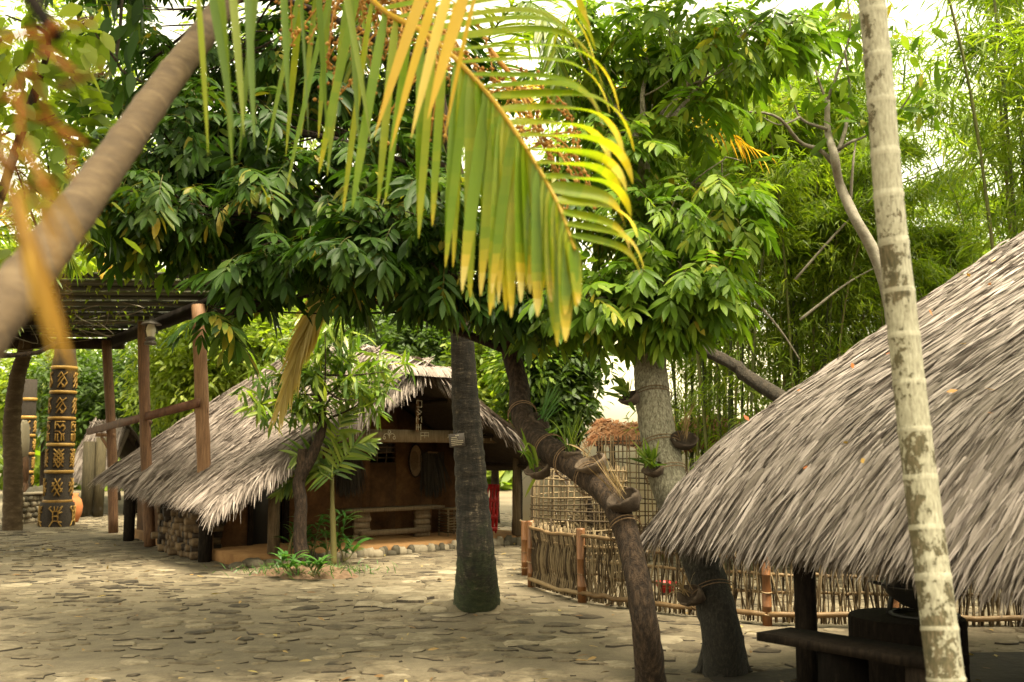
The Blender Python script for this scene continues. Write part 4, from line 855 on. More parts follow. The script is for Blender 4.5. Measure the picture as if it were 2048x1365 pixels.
flower_stalk(P(980, 100, 4.2), P(1090, 300, 4.2), 20, .36, M['orange'], lean, 'flower_stalk', 5)
# blurred orange flower stalk right in front on the left
fb = P(-60, 60, .88)
t = thing('orange_flower_stalk', 'branching orange palm flower stalk hanging close at the left edge', 'flower stalk', fb); mb = MB()
tube(mb, cr([P(20, -80, .86), P(70, 10, .86), P(118, 78, .86)], 12), np.linspace(.009, .0065, 12), 8); mb.build('spathe', M['darkwood'], t)
mb = MB()
for L in ([(110, 40), (70, 120), (10, 190), (-60, 240)], [(110, 60), (60, 60), (0, 90), (-50, 70)], [(100, 80), (40, 70), (-40, 75)], [(60, 130), (90, 220), (140, 300), (140, 360)], [(90, 100), (140, 140), (160, 160)], [(40, 170), (40, 260), (44, 290)],
          [(10, 190), (60, 230), (110, 250), (170, 290)], [(110, 55), (140, 50), (190, 45)], [(-40, 210), (0, 270), (60, 330), (90, 380)], [(120, 175), (160, 160), (210, 140)], [(-40, 300), (20, 330), (60, 370), (110, 360)]):
    tube(mb, cr([P(x, y, .85+.02*rng.randn()) for x, y in L], 16), np.linspace(.0032, .002, 16)*(.8+.3*rng.rand()), 6, wob=.1)
mb.build('branches', M['deeporange'], t)
mb = MB(); k = 15; oy = rng.uniform(260, 420, k); ox = rng.uniform(-40, 70, k); o = np.array([P(x, y, .83+.04*rng.rand()) for x, y in zip(ox, oy)])
blades(mb, o, nrm(A(.55, 0, -1)+.28*rng.randn(k, 3)), A(0, -1, 0)+.4*rng.randn(k, 3), .07+.065*rng.rand(k), .005, (.6, 1, 1, .8, .4, .1), .5)
o = np.array([P(x, y, .85) for x, y in ((40, 440), (52, 455), (62, 475), (30, 450))]); blades(mb, o, nrm(A(.42, 0, -1)+.04*rng.randn(4, 3)), A(0, -1, .2), .128, .008, (.6, 1, 1, .9, .6, .2), .45)
mb.build('withered_leaflets', M['withered'], t)
# ================================================================ SAPLING BED IN FRONT OF THE HUT
sg = G(620, 1150)
mb = MB(); n = 26; th = np.arange(n)*2*math.pi/n; rr = 1+.12*rng.randn(n); v = []
for f, z in ((1.1, -.02), (.9, .03), (.6, .08), (.3, .11), (.001, .12)): v.append(np.stack([.62*f*rr*np.cos(th), .42*f*rr*np.sin(th), z+.012*rng.randn(n)], 1))
mb.add(np.vstack(v)+sg, [(i*n+j, i*n+(j+1) % n, (i+1)*n+(j+1) % n, (i+1)*n+j) for i in range(4) for j in range(n)])
k = 500; o = sg+np.stack([.5*rng.randn(k)*.8, .33*rng.randn(k)*.8, .06+.04*rng.rand(k)], 1); 
tag(mb.build('soil_mound', M['soil'], loc=sg, smooth=True), 'low mound of reddish soil round the sapling in front of the porch', 'soil mound')
mb = MB(); blades(mb, o, rdir(k)*A(1, 1, .25), A(0, 0, 1), .06+.08*rng.rand(k), .008, (.6, 1, .3), .1); tag(mb.build('dry_litter', M['stick']), 'dry leaf litter strewn on the soil mound', 'leaf litter', kind='stuff')
sb = G(606, 1140)
t = thing('mango_sapling', 'small crooked sapling with forked trunk and narrow light green leaves before the hut', 'tree', sb); mb = MB()
YS = sb[1]
tr = cr([sb, P(600, 1080, YS), P(602, 1010, YS), P(598, 965, YS), P(617, 925, YS), P(637, 880, YS), P(645, 845, YS), P(640, 800, YS), P(640, 740, YS)], 50)
tube(mb, tr, np.interp(np.linspace(0, 1, 50), [0, .3, .5, .8, 1], [.095, .085, .082, .058, .03]), 12, wob=.06)
tube(mb, cr([P(600, 960, YS), P(604, 930, YS), P(606, 898, YS)], 6), np.linspace(.085, .07, 6), 10, wob=.05)
SB = [(560, 775), (590, 740), (640, 700), (690, 740), (740, 765), (715, 800), (660, 775), (610, 800), (575, 810), (650, 665), (700, 695), (765, 745), (625, 745), (545, 800), (600, 700)]
for x, y in SB: e = P(x, y, YS+.4*rng.randn()); s_ = tr[rng.randint(36, 50)]; tube(mb, cr([s_, (s_+e)/2+.07*rng.randn(3), e], 8), np.linspace(.018, .006, 8), 6)
mb.build('trunk', M['bark'], t, True); mb = MB()
for x, y in SB:
    for j in range(5):
        c0 = P(x+26*rng.randn(), y+22*rng.randn(), YS+.25*rng.randn()); k = 16; blades(mb, c0+.05*rng.randn(k, 3), nrm(rdir(k)+A(0, 0, -.35)), A(0, 0, 1)+.5*rng.randn(k, 3), .22+.12*rng.rand(k), .052, (.2, .8, 1, .7, .05), .5, .25)
mb.build('crown', M['sapling'], t)
pb = G(668, 1134)
t = thing('young_palm', 'young feather palm with upright fronds growing behind the sapling', 'palm tree', pb); YP = pb[1]; mb = MB()
tube(mb, cr([pb, P(667, 1080, YP), P(665, 1020, YP), P(664, 955, YP)], 12), [.045]*4+[.042]*4+[.03]*4, 9); mb.build('stem', M['culm'], t, True)
c0 = P(664, 905, YP)
for pl in ([(664, 955), (668, 905), (676, 860), (694, 822)], [(664, 955), (640, 925), (600, 908), (556, 930)], [(664, 960), (634, 945), (592, 955), (558, 985)], [(664, 955), (690, 915), (712, 890), (742, 885)]):
    frond([P(x, y, YP-.25+.06*rng.randn()) for x, y in pl], 17, .38, .045, M['sapling'], t, hang=.35, spread=1.0, rk=.012, hint=(.1, -1, .45))
def ginger(px, py, h, label, n=3):
    g = G(px, py); t = thing('ginger_plant', label, 'plant', g, 'leafy ginger plants on the soil mound'); mb = MB(); m2 = MB()
    for j in range(n):
        b = g+.05*rng.randn(3)*A(1, 1, 0)+A(0, 0, .04); hh = h*(.65+.45*rng.rand()); e = b+A(.12*rng.randn(), .08*rng.randn(), hh); pt = cr([b, (b+e)/2+.03*rng.randn(3), e], 8); tube(m2, pt, np.linspace(.012, .006, 8), 6)
        k = 9; i = rng.randint(3, 8, k); sd = rng.uniform(0, 6.28, k); blades(mb, pt[i], nrm(np.stack([np.cos(sd), np.sin(sd), .55+.5*rng.rand(k)], 1)), A(0, 0, 1)+.2*rng.randn(k, 3), .22+.14*rng.rand(k), .048, (.3, .9, 1, .75, .05), .9, .25)
    mb.build('leaves', M['ginger'], t); m2.build('stems', M['culm'], t)
for a in ((575, 1130, .55, 'tall ginger plant at the left foot of the sapling'), (590, 1155, .2, 'low leafy plant in front of the sapling trunk'), (625, 1128, .55, 'ginger plant just right of the sapling trunk'), (655, 1130, .7, 'tallest ginger plant before the young palm stem', 4), (690, 1128, .3, 'small ginger plant at the right edge of the mound'), (625, 1160, .18, 'tiny low plant at the front of the soil mound')): ginger(*a)
mb = MB(); k = 420; o = sg+np.stack([.55*rng.randn(k)*.8, .36*rng.randn(k)*.8, .03+.03*rng.rand(k)], 1); blades(mb, o, nrm(rdir(k)+A(0, 0, 1.2)), rdir(k), .06+.10*rng.rand(k), .012, (.4, 1, .6, .05), .7); tag(mb.build('ground_cover', M['ginger']), 'fine green ground cover on the soil mound', 'ground cover', kind='stuff')

# ================================================================ PERGOLA AND THE LEFT BACKGROUND
p1, p2, p3 = G(414, 1119), G(300, 1093), G(227, 1066); PZ = 3.92
pg = thing('pergola', 'dark slatted timber pergola on reddish posts over the path at the left', 'pergola', (p2+p3)/2)
for p, tx in ((p1, P(396, 590, p1[1])), (p2, P(285, 610, p2[1])), (p3, P(213, 690, p3[1]))):
    mb = MB(); tp = tx.copy(); s_ = (PZ-.05)/tp[2]; tp = p+(tp-p)*s_; tube(mb, cr([p, p+(tp-p)*.5+.02*rng.randn(3), tp], 14), .105 if p is p1 else .095, 12, wob=.03, r=.8 if p is p1 else .35); mb.build('post', M['redpost'] if p is not p1 else M['redpost'], pg, True)
dpl = nrm(p3-p1); e0, e1 = p1-dpl*1.2+A(0, 0, PZ), p3+dpl*1.6+A(0, 0, PZ)
mb = MB(); beam(mb, e0, e1, .14, .2); far0 = A(-13, e1[1]-.6, PZ-.02); beam(mb, far0, e1-dpl*.5+A(.3, 0, -.02), .16, .22); beam(mb, far0+A(0, -3.6, 0), far0+A(5.2, -3.6, 0), .14, .16)
for x in (-9.9, -11.6): beam(mb, A(x, e0[1]-.6, PZ+.02), A(x, e1[1]-.4, PZ+.02), .12, .18)
mb.build('beams', M['darkwood'], pg); mb = MB(); y = e0[1]-.4; i = 0
while y < e1[1]-.5:
    f = (y-e0[1])/(e1[1]-e0[1]); xr = e0[0]+(e1[0]-e0[0])*f+.55+.2*rng.rand(); beam(mb, A(-13, y, PZ+.14+.02*rng.randn()), A(xr, y+.05*rng.randn(), PZ+.14+.02*rng.randn()), .27+.03*rng.randn(), .04, r=rng.rand()); y += .31+.03*rng.randn()
mb.build('slats', M['greenwood'], pg)
off = A(-.42, -.2, 0); q0, q1 = p1+off, p3+off*1.1; q0 = P(397, 806, q0[1]); q1 = P(176, 864, q1[1]+.7)
mb = MB(); beam(mb, q0, q1, .06, .13); mb.build('rail', M['rust'], pg)
for p in (p1, p2, p3):
    f = np.clip((p[1]-q0[1])/(q1[1]-q0[1]), .03, .97); e = q0+(q1-q0)*f+A(.03, 0, -.10); pc = p+A(0, 0, e[2]); pc[:2] = p[:2]+(A(0, 0))
    mb = MB(); beam(mb, pc+A(-.06, 0, 0), e, .07, .07); mb.build('arm', M['redpost'], pg); mb = MB(); beam(mb, pc+A(-.08, 0, -.42), e+(pc-e)*.25+A(0, 0, -.04), .05, .05); mb.build('brace', M['redpost'], pg)
# vines over the pergola
t = thing('climbing_vine', 'leafy climbing vine sprawling over the dark pergola slats', 'vine', A(-8.5, 17, PZ+.2)); mb = MB(); m2 = MB()
k = 11000; o = np.stack([rng.uniform(-13, -5.0, k), rng.uniform(12.5, 21, k), PZ+.22+.25*rng.rand(k)**2], 1); o = o[o[:, 0] < -4.2-(o[:, 1]-14)*.6]; k = len(o)
blades(mb, o, nrm(rdir(k)+A(0, 0, -.2)), A(0, 0, 1)+.5*rng.randn(k, 3), .13+.08*rng.rand(k), .08, (.3, 1, .8, .1), .4, .2); mb.build('leaves', M['far'], t)
for j in range(34):
    a = A(rng.uniform(-11, -6), rng.uniform(13.5, 20.5), PZ+.05)
    if a[0] > -4.8-(a[1]-14)*.6: continue
    tube(m2, cr([a, a+A(.3*rng.randn(), .1, -.12-.3*rng.rand()), a+A(.6*rng.randn(), .2*rng.randn(), -.05), a+A(1.2*rng.randn(), .3*rng.randn(), .1)], 14), .007, 5)
m2.build('tendrils', M['twig'], t)
lp_ = P(302, 662, p2[1]-.5)
t = thing('storm_lantern', 'old storm lantern with a wide metal cap hanging from the pergola by the middle post', 'lantern', lp_); mb = MB(); lathe(mb, [(.001, .26), (.03, .25), (.04, .20), (.07, .17), (.165, .115), (.17, .10), (.05, .115), (.001, .115)], lp_, 18); mb.build('cap', M['slate'], t, True)
mb = MB(); lathe(mb, [(.05, .11), (.075, .05), (.082, 0), (.06, -.09), (.05, -.11)], lp_, 16); mb.build('glass', M['glass'], t, True)
mb = MB(); lathe(mb, [(.05, -.10), (.085, -.12), (.09, -.14), (.06, -.16), (.095, -.19), (.1, -.24), (.001, -.24)], lp_, 16); mb.build('base', M['slate'], t, True)
mb = MB()
for s_ in (-1, 1): tube(mb, [lp_+A(s_*.07, 0, -.13), lp_+A(s_*.11, 0, 0), lp_+A(s_*.05, 0, .17)], .007, 5)
tube(mb, cr([lp_+A(-.03, 0, .25), lp_+A(-.02, 0, .45), lp_+A(-.1, 0, .75), A(lp_[0]-.05, lp_[1], PZ+.1)], 10), .008, 5); mb.build('wire_frame', M['iron'], t)
# carved pillars
def motifs():
    d = lambda c, s: [[(c[0]-s, c[1]), (c[0], c[1]+s), (c[0]+s, c[1]), (c[0], c[1]-s), (c[0]-s, c[1])]]
    sw = [[(-.9, .3), (-.3, .9), (.3, .3), (-.3, -.3), (-.9, -.9)], [(.9, -.3), (.3, -.9), (-.3, -.3)], [(-.9, -.3), (-.3, .3), (.9, .9)], [(-.3, .9), (0, .6)], [(.3, .3), (.9, -.3)], [(0, -.9), (.3, -.6)]]
    fig = [[(-.9, .9), (.9, .9)], [(-.9, .5), (-.5, .7), (0, .3), (.5, .7), (.9, .3), (.5, 0)], [(-.9, 0), (-.2, 0), (.3, -.3), (.9, -.2)], [(-.8, -.2), (-.8, -.9)], [(-.4, -.2), (-.4, -.9), (-.1, -.9)], [(.3, -.3), (.3, -.9)], [(.6, -.3), (.8, -.9)], [(-.9, .9), (-.9, .2)], [(.3, .5), (.9, .5)]]
    lat = [[(-.9, x), (.9-.0, x-.9)] for x in (.9, .5, .1)]+[[(-.9, x-.9), (.9, x)] for x in (.9, .5, .1)]+d((0, 0), .9)
    xx = [[(-.9, .5), (.5, -.9)], [(-.5, .9), (.9, -.5)], [(-.9, -.5), (.5, .9)], [(-.5, -.9), (.9, .5)], [(-.9, .1), (-.5, .5)], [(.5, -.5), (.9, -.1)]]
    man_ = [[(-.35, .5), (.35, .5), (.35, -.4), (-.35, -.4), (-.35, .5)], [(-.35, .4), (-.9, .8), (-.6, .95)], [(.35, .4), (.8, .8)], [(.35, .3), (.9, .45)], [(.6, .8), (.95, .95)], [(-.35, -.4), (-.8, -.9)], [(.35, -.4), (.9, -.9)], [(.35, -.4), (.9, -.5)], [(-.1, .5), (-.2, .95)], [(.1, .5), (.3, .95)], [(-.35, .05), (.35, .05)]]
    return sw, fig, lat, xx, man_
SW, FIG, LAT, XX, MAN = motifs()
def pillar(px, pybase, pytop, prof_px, bands_px, mo, label, Yd=None):
    b = G(px, pybase) if Yd is None else P(px, pybase, Yd)*A(1, 1, 0); Yd = b[1]; k_ = Yd/FPX
    z = lambda y: CH+(HZ-y)*k_
    t = thing('carved_pillar', label, 'pillar', b); R_ = lambda zz: np.interp(zz, [z(y) for y, _ in prof_px][::1], [r_*k_ for _, r_ in prof_px])
    mb = MB(); zs = [z(y) for y, _ in prof_px]; lathe(mb, [(R_(zz), zz) for zz in zs]+[(.001, zs[-1])], b*A(1, 1, 0), 32); mb.build('shaft', M['pebble'], t, True)
    for y in bands_px:
        mb = MB(); zz = z(y); r_ = R_(zz); h = 3.2*k_; lathe(mb, [(r_, zz-h), (r_+.02, zz-h*.8), (r_+.025, zz), (r_+.02, zz+h*.8), (r_, zz+h)], b*A(1, 1, 0), 32); mb.build('band', M['gold'], t, True)
    face = math.atan2(-b[1], -b[0])
    for y, hh, m_ in mo:
        for j in range(5):
            mb = MB(); zz = z(y); r_ = R_(zz)+.012
            for ln in m_:
                q_ = []
                for (x0, y0), (x1, y1) in zip(ln[:-1], ln[1:]):
                    for u in np.linspace(0, 1, 5): x, yy = x0+(x1-x0)*u, y0+(y1-y0)*u; an = face-.10+j*2*math.pi/5+x*.40; q_.append(b*A(1, 1, 0)+A(r_*math.cos(an), r_*math.sin(an), zz+yy*hh*k_))
                q_ = [q_[0]]+[c2 for c1, c2 in zip(q_[:-1], q_[1:]) if np.linalg.norm(c2-c1) > 1e-5]
                tube(mb, q_, 1.35*k_, 5)
            mb.build('relief', M['gold'], t)
pillar(113, 1052, 690, [(1054, 32), (1004, 31.5), (1002, 26), (890, 24.5), (780, 23.5), (725, 23), (712, 20), (692, 20)], (1001, 943, 890, 838, 786, 737), [(1030, 21, MAN), (973, 19, XX), (917, 20, LAT), (864, 21, FIG), (813, 17, SW), (762, 17, SW)], 'thick dark pillar with ochre bands and geometric reliefs, nearest carved pillar')
pillar(48, 1000, 820, [(1012, 15), (940, 14), (830, 13.5), (760, 13)], (944, 908, 872, 836, 800), [(926, 12, LAT), (890, 12, XX), (854, 12, SW), (960, 10, XX)], 'slimmer dark pillar with ochre reliefs farther back at the left edge', 29.5)
g = G(182, 1034); t = thing('log_posts', 'pair of weathered logs standing upright beside the path', 'posts', g)
for dx, r_ in ((-.10, .15), (.15, .13)):
    mb = MB(); p = g+A(dx, .05*np.sign(dx), -.03); tube(mb, [p, p+A(0, 0, .9), p+A(0, 0, 1.90+.1*(dx > 0))], r_, 14, wob=.03); mb.build('log', M['oldlog'], t, True)
g = G(25, 1060); t = thing('ringed_palm', 'grey ringed palm trunk at the far left edge behind the pergola', 'palm tree', g); mb = MB()
n = 110; p = cr([g+A(0, 0, -.05), P(26, 950, g[1]), P(24, 850, g[1]), P(34, 760, g[1]), P(52, 690, g[1]), P(60, 600, g[1])], n); tube(mb, p, np.linspace(.20, .13, n)*(1+.06*(np.arange(n) % 5 == 0)), 14, wob=.03); mb.build('trunk', M['palmwood'], t, True)
for az in (10, 80, 150, 220, 290, 340):
    d = A(math.cos(R(az)), math.sin(R(az)), 0); c0 = p[-1]; frond([c0, c0+d*.7+A(0, 0, .8), c0+d*1.6+A(0, 0, .8), c0+d*2.5+A(0, 0, .0)], 40, .6, .05, M['palmgreen'], t)
w0, w1 = G(28, 1050), G(88, 1042); t = thing('stone_wall', 'low dry wall of rounded stones behind the ringed palm trunk', 'wall', (w0+w1)/2); mb = MB(); d = w1-w0
for row in range(5):
    for j in range(9): boulder(mb, w0+d*((j+.5*(row % 2))/8.5)+A(0, .04*rng.randn(), row*.125-.02), .13, .15, .15, rng.rand(), 8)
mb.build('stones', M['stone'], t, True); mb = MB(); beam(mb, w0+A(-.1, 0, .66), w1+A(.1, 0, .66), .3, .05); mb.build('coping', M['stone'], t)
g = P(144, 1044, 23.2)*A(1, 1, 0); mb = MB(); lathe(mb, [(.001, 0), (.13, .01), (.2, .2), (.22, .36), (.18, .52), (.1, .6), (.115, .66), (.1, .66), (.08, .6)], g, 20); tag(mb.build('clay_jar', M['clay'], loc=g, smooth=True), 'orange clay jar standing behind the nearest carved pillar', 'jar')
g = P(38, 1050, 25.5)*A(1, 1, 0); t = thing('totem_post', 'reddish totem post with a rounded pale stone head behind the ringed palm', 'totem', g); mb = MB(); lathe(mb, [(.16, 0), (.17, .8), (.13, .85), (.17, .9), (.16, 1.4), (.12, 1.5)], g, 12); mb.build('post', M['redpost'], t, True); mb = MB(); tube(mb, [g+A(0, 0, z) for z in (1.45, 1.5, 1.9, 2.3, 2.42)], [.1, .22, .24, .2, .08], 12, flat=.5); mb.build('head', M['stone'], t, True)
g = P(72, 1020, 25)*A(1, 1, 0); mb = MB(); boulder(mb, g, .5, .4, .75, .1, 12); tag(mb.build('boulder', M['stone'], loc=g, smooth=True), 'dark boulder between the two carved pillars', 'boulder')
# far hut behind the pergola
f0, f1, f2, f3 = P(128, 958, 31), P(212, 950, 25.5), P(252, 852, 26.3), P(185, 852, 31.5); f4 = P(310, 925, 27.5); f5 = P(262, 925, 33)
t = thing('distant_hut', 'distant thatched hut with a dark open gable beyond the log posts', 'hut', A((f0[0]+f4[0])/2, 29, 0)); mt, mu = MB(), MB()
thatch(mt, mu, f0, f1, f2, f3, 5000, .5, .05, eave_n=800, fringe=(100, 300), seed=31); thatch(mt, mu, f4, f5, f3, f2, 2500, .5, .05, eave_n=300, fringe=(300, 0), seed=32)
r2 = mt.build('thatched_roof', M['hutthatch'], t); mu.build('roof_underlay', M['thatchbase'], r2); mb = MB(); dn = A(.1, .55, 0)
a0, a1, ap = f1+dn+A(.3, 0, -.05), f4+dn+A(-.3, 0, -.05), f2+dn+A(0, 0, -.22)
mb.add([a0*A(1, 1, 0), a1*A(1, 1, 0), a1, ap, a0], [(0, 1, 2, 4), (4, 2, 3, 3)]); mb.build('gable_wall', M['darkwood'], t)
for f in (.1, .5, .9): mb = MB(); p = a0+(a1-a0)*f+A(0, -.3, 0); tube(mb, [p*A(1, 1, 0), p*A(1, 1, .5), p], .09, 8); mb.build('post', M['darkwood'], t, True)
# ================================================================ TREES BEHIND
def bgtree(name, label, base, blobs, mat, n, L, w, trk=.12, tmat='bark', pinn=False, cat='tree'):
    b = P(base[0], 905, base[1])*A(1, 1, 0); t = thing(name, label, cat, b); mb = MB(); top = b+A(0, 0, 1.2)
    cs = [P(x, y, Yd) for x, y, Yd, *_ in blobs]; mid = np.mean(cs, 0)
    tk = cr([b+A(0, 0, -.1), b*.6+mid*A(1, 1, 0)*.4+A(0, 0, mid[2]*.4), mid], 16); tube(mb, tk, np.linspace(trk, trk*.45, 16), 9, wob=.05)
    for c0 in cs:
        s_ = tk[rng.randint(8, 16)]; tube(mb, cr([s_, (s_+c0)/2+.3*rng.randn(3), c0], 10), np.linspace(trk*.4, trk*.08, 10), 6)
    mb.build('trunk', M[tmat], t, True); mb = MB(); tot = sum(b_[3]*b_[4] for b_ in blobs)
    for (x, y, Yd, rx, ry, rY), c0 in zip(blobs, cs):
        k_ = Yd/FPX; m = int(n*rx*ry/tot/14)+1
        cc_, u_ = inell(m, c0, rx*k_, rY, ry*k_, 1.5); k = 14       # leaf sprays
        base_d = nrm(u_+A(0, 0, -.2)+.5*rng.randn(m, 3)); sprl = L*3.2
        tt = rng.rand(m, k, 1); sd = nrm(np.cross(base_d, A(0, 0, 1.)+.2*rng.randn(m, 3)))[:, None]*rng.choice([-1, 1], (m, k, 1))
        o = cc_[:, None]+base_d[:, None]*tt*sprl+A(0, 0, -.25)*tt*tt*sprl+.12*sprl*rng.randn(m, k, 3)
        d = nrm(base_d[:, None]*.7+sd*.8+.35*rng.randn(m, k, 3)+A(0, 0, -.3))
        up = nrm(A(0, 0, 1)+.5*rng.randn(m, k, 3)); r_ = np.clip(.5+.22*rng.randn(m, 1)+.12*rng.randn(m, k), 0, 1)
        blades(mb, o.reshape(-1, 3), d.reshape(-1, 3), up.reshape(-1, 3), L*(.7+.6*rng.rand(m*k)), w, (.25, 1, .75, .06), .4, r=r_.ravel())
    mb.build('crown', M[mat], t); return t
bgtree('background_tree', 'bright yellow green tree behind the left half of the mud hut', (470, 26), [(430, 620, 26, 90, 90, 2, ), (520, 690, 26, 100, 70, 2), (470, 560, 27, 70, 60, 1.5), (590, 640, 27, 80, 70, 2), (420, 740, 26, 70, 60, 1.5)], 'far', 15000, .2, .08)
bgtree('background_tree', 'pale feathery tree rising behind the top of the hut roof', (690, 31), [(680, 600, 31, 110, 70, 2), (760, 660, 31, 100, 60, 2), (600, 560, 32, 90, 60, 2), (700, 540, 32, 100, 50, 2)], 'far', 14000, .22, .08)
bgtree('background_tree', 'deep green tree behind the gable tip of the mud hut', (830, 26), [(820, 690, 26, 90, 55, 1.5), (880, 720, 26, 70, 60, 1.5), (800, 640, 27, 70, 40, 1.5), (900, 640, 27, 80, 60, 1.5)], 'fardark', 14000, .2, .07)
bgtree('background_tree', 'light green tree seen between the coconut trunk and the leaning tree', (990, 23), [(985, 720, 23, 60, 60, 1), (960, 790, 23, 60, 50, 1), (1010, 650, 23, 70, 60, 1.2), (1010, 820, 22.5, 50, 40, 1)], 'far', 11000, .2, .08)
bgtree('background_tree', 'small dark green tree with a thin forked trunk behind the lattice pen', (1195, 19), [(1110, 770, 19, 55, 55, .9), (1080, 830, 19, 45, 45, .8), (1140, 700, 19, 50, 35, 1), (1090, 690, 19, 50, 40, .9)], 'fardark', 12000, .19, .075, .09)
bgtree('background_tree', 'dim green tree beyond the pergola posts', (240, 34), [(230, 800, 34, 90, 60, 2), (160, 760, 34, 70, 60, 2), (300, 760, 34, 80, 80, 2), (190, 840, 34, 80, 40, 2)], 'fardark', 11000, .26, .10)
bgtree('background_tree', 'wispy light green tree between the two front pergola posts', (350, 27), [(345, 680, 27, 55, 80, 1.4), (350, 780, 27, 70, 60, 1.5), (400, 740, 27, 50, 80, 1.5), (330, 600, 28, 50, 60, 1.4)], 'far', 12000, .2, .06)
bgtree('background_tree', 'yellow green bush at the far left behind the carved pillars', (90, 36), [(80, 760, 36, 100, 60, 2), (30, 800, 36, 60, 60, 2), (150, 700, 37, 80, 40, 2)], 'far', 8000, .26, .1)
bgtree('tall_tree', 'tall airy tree with small leaves and sky showing through at the upper left', (120, 24), [(60, 90, 24, 130, 110, 2.5), (190, 60, 24, 110, 90, 2.5), (110, 230, 24, 120, 80, 2), (230, 190, 24, 60, 80, 2), (20, 330, 24, 110, 80, 2), (180, 330, 24, 60, 50, 1.6), (250, 300, 24, 50, 60, 1.5), (60, 480, 23, 120, 70, 2)], 'far', 9000, .2, .07)
bgtree('tall_tree', 'tall leafy tree behind the dark crown, filling the upper middle', (640, 29), [(420, 350, 29, 150, 140, 2.5), (620, 280, 29, 190, 150, 3), (820, 350, 29, 150, 150, 3), (700, 80, 30, 260, 150, 3), (400, 120, 30, 200, 150, 3), (980, 300, 29, 150, 170, 3), (900, 520, 29, 120, 80, 2.5), (1050, 560, 27, 100, 90, 2)], 'far', 4200, .27, .10, .25)
bgtree('tall_tree', 'tall bright tree behind the grey trunk and its crown', (1290, 25), [(1200, 250, 25, 160, 160, 2.5), (1350, 330, 25, 140, 130, 2.5), (1450, 220, 26, 150, 150, 2.5), (1230, 520, 25, 120, 100, 2), (1300, 60, 26, 200, 120, 2.5), (1380, 560, 25, 100, 70, 2), (1160, 610, 25, 90, 60, 2)], 'far', 8000, .23, .09, .2)
bgtree('leafy_branch_tree', 'small tree with broad yellow green leaves overhanging from the left edge', (-330, 5.2), [(40, 130, 5.2, 90, 80, .35), (110, 230, 5.2, 90, 70, .35), (20, 300, 5.2, 80, 60, .3), (70, 380, 5.3, 90, 60, .3), (170, 30, 5.4, 70, 50, .3), (10, 30, 5.1, 90, 60, .3)], 'far', 420, .13, .075, .05)
t = thing('dark_twig_tree', 'dark drooping broad leaf twig hanging at the top left beside the leaning trunk', 'branch', P(235, -90, 5.6)); mb = MB(); tube(mb, cr([P(250, -90, 5.6), P(240, 60, 5.6), P(235, 130, 5.6), P(285, 165, 5.6)], 12), np.linspace(.012, .005, 12), 6); mb.build('twig', M['darkbark'], t)
k = 26; mb = MB(); o = np.array([P(x, y, 5.6) for x, y in zip(rng.uniform(215, 290, k), rng.uniform(-20, 190, k))]); blades(mb, o, nrm(A(0, 0, -1)+.5*rng.randn(k, 3)), A(0, -1, 0)+.6*rng.randn(k, 3), .17+.06*rng.rand(k), .06, (.2, .9, 1, .7, .05), .3, .2); mb.build('leaves', M['lychee'], t)
# feather palm at the left edge, beyond the leaning trunk
fp = P(-40, 905, 12)*A(1, 1, 0); t = thing('feather_palm', 'feather palm with yellowish fronds behind the leaning trunk at the left', 'palm tree', fp); mb = MB(); c0 = P(-60, 480, 12); tube(mb, cr([fp, fp+A(.1, 0, 1.5), c0], 14), np.linspace(.14, .10, 14), 10); mb.build('trunk', M['twig'], t, True)
for pl in ([(-60, 480), (20, 450), (90, 440), (140, 425)], [(-60, 480), (0, 500), (70, 520), (110, 560)], [(-60, 480), (10, 430), (60, 400), (150, 400)], [(-60, 480), (-20, 520), (20, 570), (30, 650)], [(-60, 480), (-100, 420), (-180, 420), (-260, 480)], [(-60, 480), (40, 470), (120, 490), (150, 540)]):
    frond([P(x, y, 12+.4*rng.randn()) for x, y in pl], 46, .42, .028, M['palmgreen'], t, hang=.8)
frond([c0, P(80, 380, 12.3), P(160, 430, 12.3), P(205, 490, 12.3), P(215, 530, 12.2)], 46, .5, .03, M['palmyellow'], t, hang=1.5)
# thin pale branching tree behind the right roof
b = P(1800, 905, 11)*A(1, 1, 0); t = thing('pale_branched_tree', 'thin pale branching tree with few leaves behind the areca trunk', 'tree', b); mb = MB(); YB = 11
LN = [([(1800, 905), (1785, 640), (1752, 515), (1712, 440), (1680, 370), (1668, 310), (1655, 260), (1655, 200)], .085, .03), ([(1668, 330), (1640, 300), (1600, 285), (1555, 235), (1490, 225), (1420, 240)], .03, .008), ([(1655, 260), (1600, 235), (1580, 170)], .022, .007), ([(1690, 395), (1672, 330), (1690, 260), (1700, 190), (1690, 100)], .035, .012),
      ([(1665, 310), (1700, 285), (1735, 270), (1800, 220), (1850, 140)], .02, .007), ([(1655, 210), (1630, 130), (1640, 60)], .018, .006), ([(1700, 420), (1706, 330), (1712, 280)], .02, .008), ([(1600, 235), (1560, 250), (1520, 232)], .012, .005), ([(1655, 200), (1680, 130), (1700, 60), (1690, -40)], .02, .008)]
for L, r0, r1 in LN: pt = cr([P(x, y, YB+.15*rng.randn()*(i > 0)) for i, (x, y) in enumerate(L)], 20); tube(mb, pt, np.linspace(r0, r1, 20), 8, wob=.05)
mb.build('trunk', M['twig'], t, True); mb = MB()
for x, y in ((1660, 60), (1690, 100), (1640, 40), (1600, 150), (1555, 230), (1690, 170), (1670, 200), (1720, 90), (1680, 240), (1800, 60), (1840, 140), (1850, 200), (1790, 250), (1690, 250), (1580, 170), (1520, 225), (1720, 20), (1760, 40), (1450, 235)):
    k = 13; blades(mb, P(x, y, YB)+.16*rng.randn(k, 3), nrm(rdir(k)+A(0, 0, -.1)), A(0, 0, 1)+.6*rng.randn(k, 3), .2+.08*rng.rand(k), .085, (.2, .85, 1, .75, .05), .3, .2)
mb.build('crown', M['bright'], t)
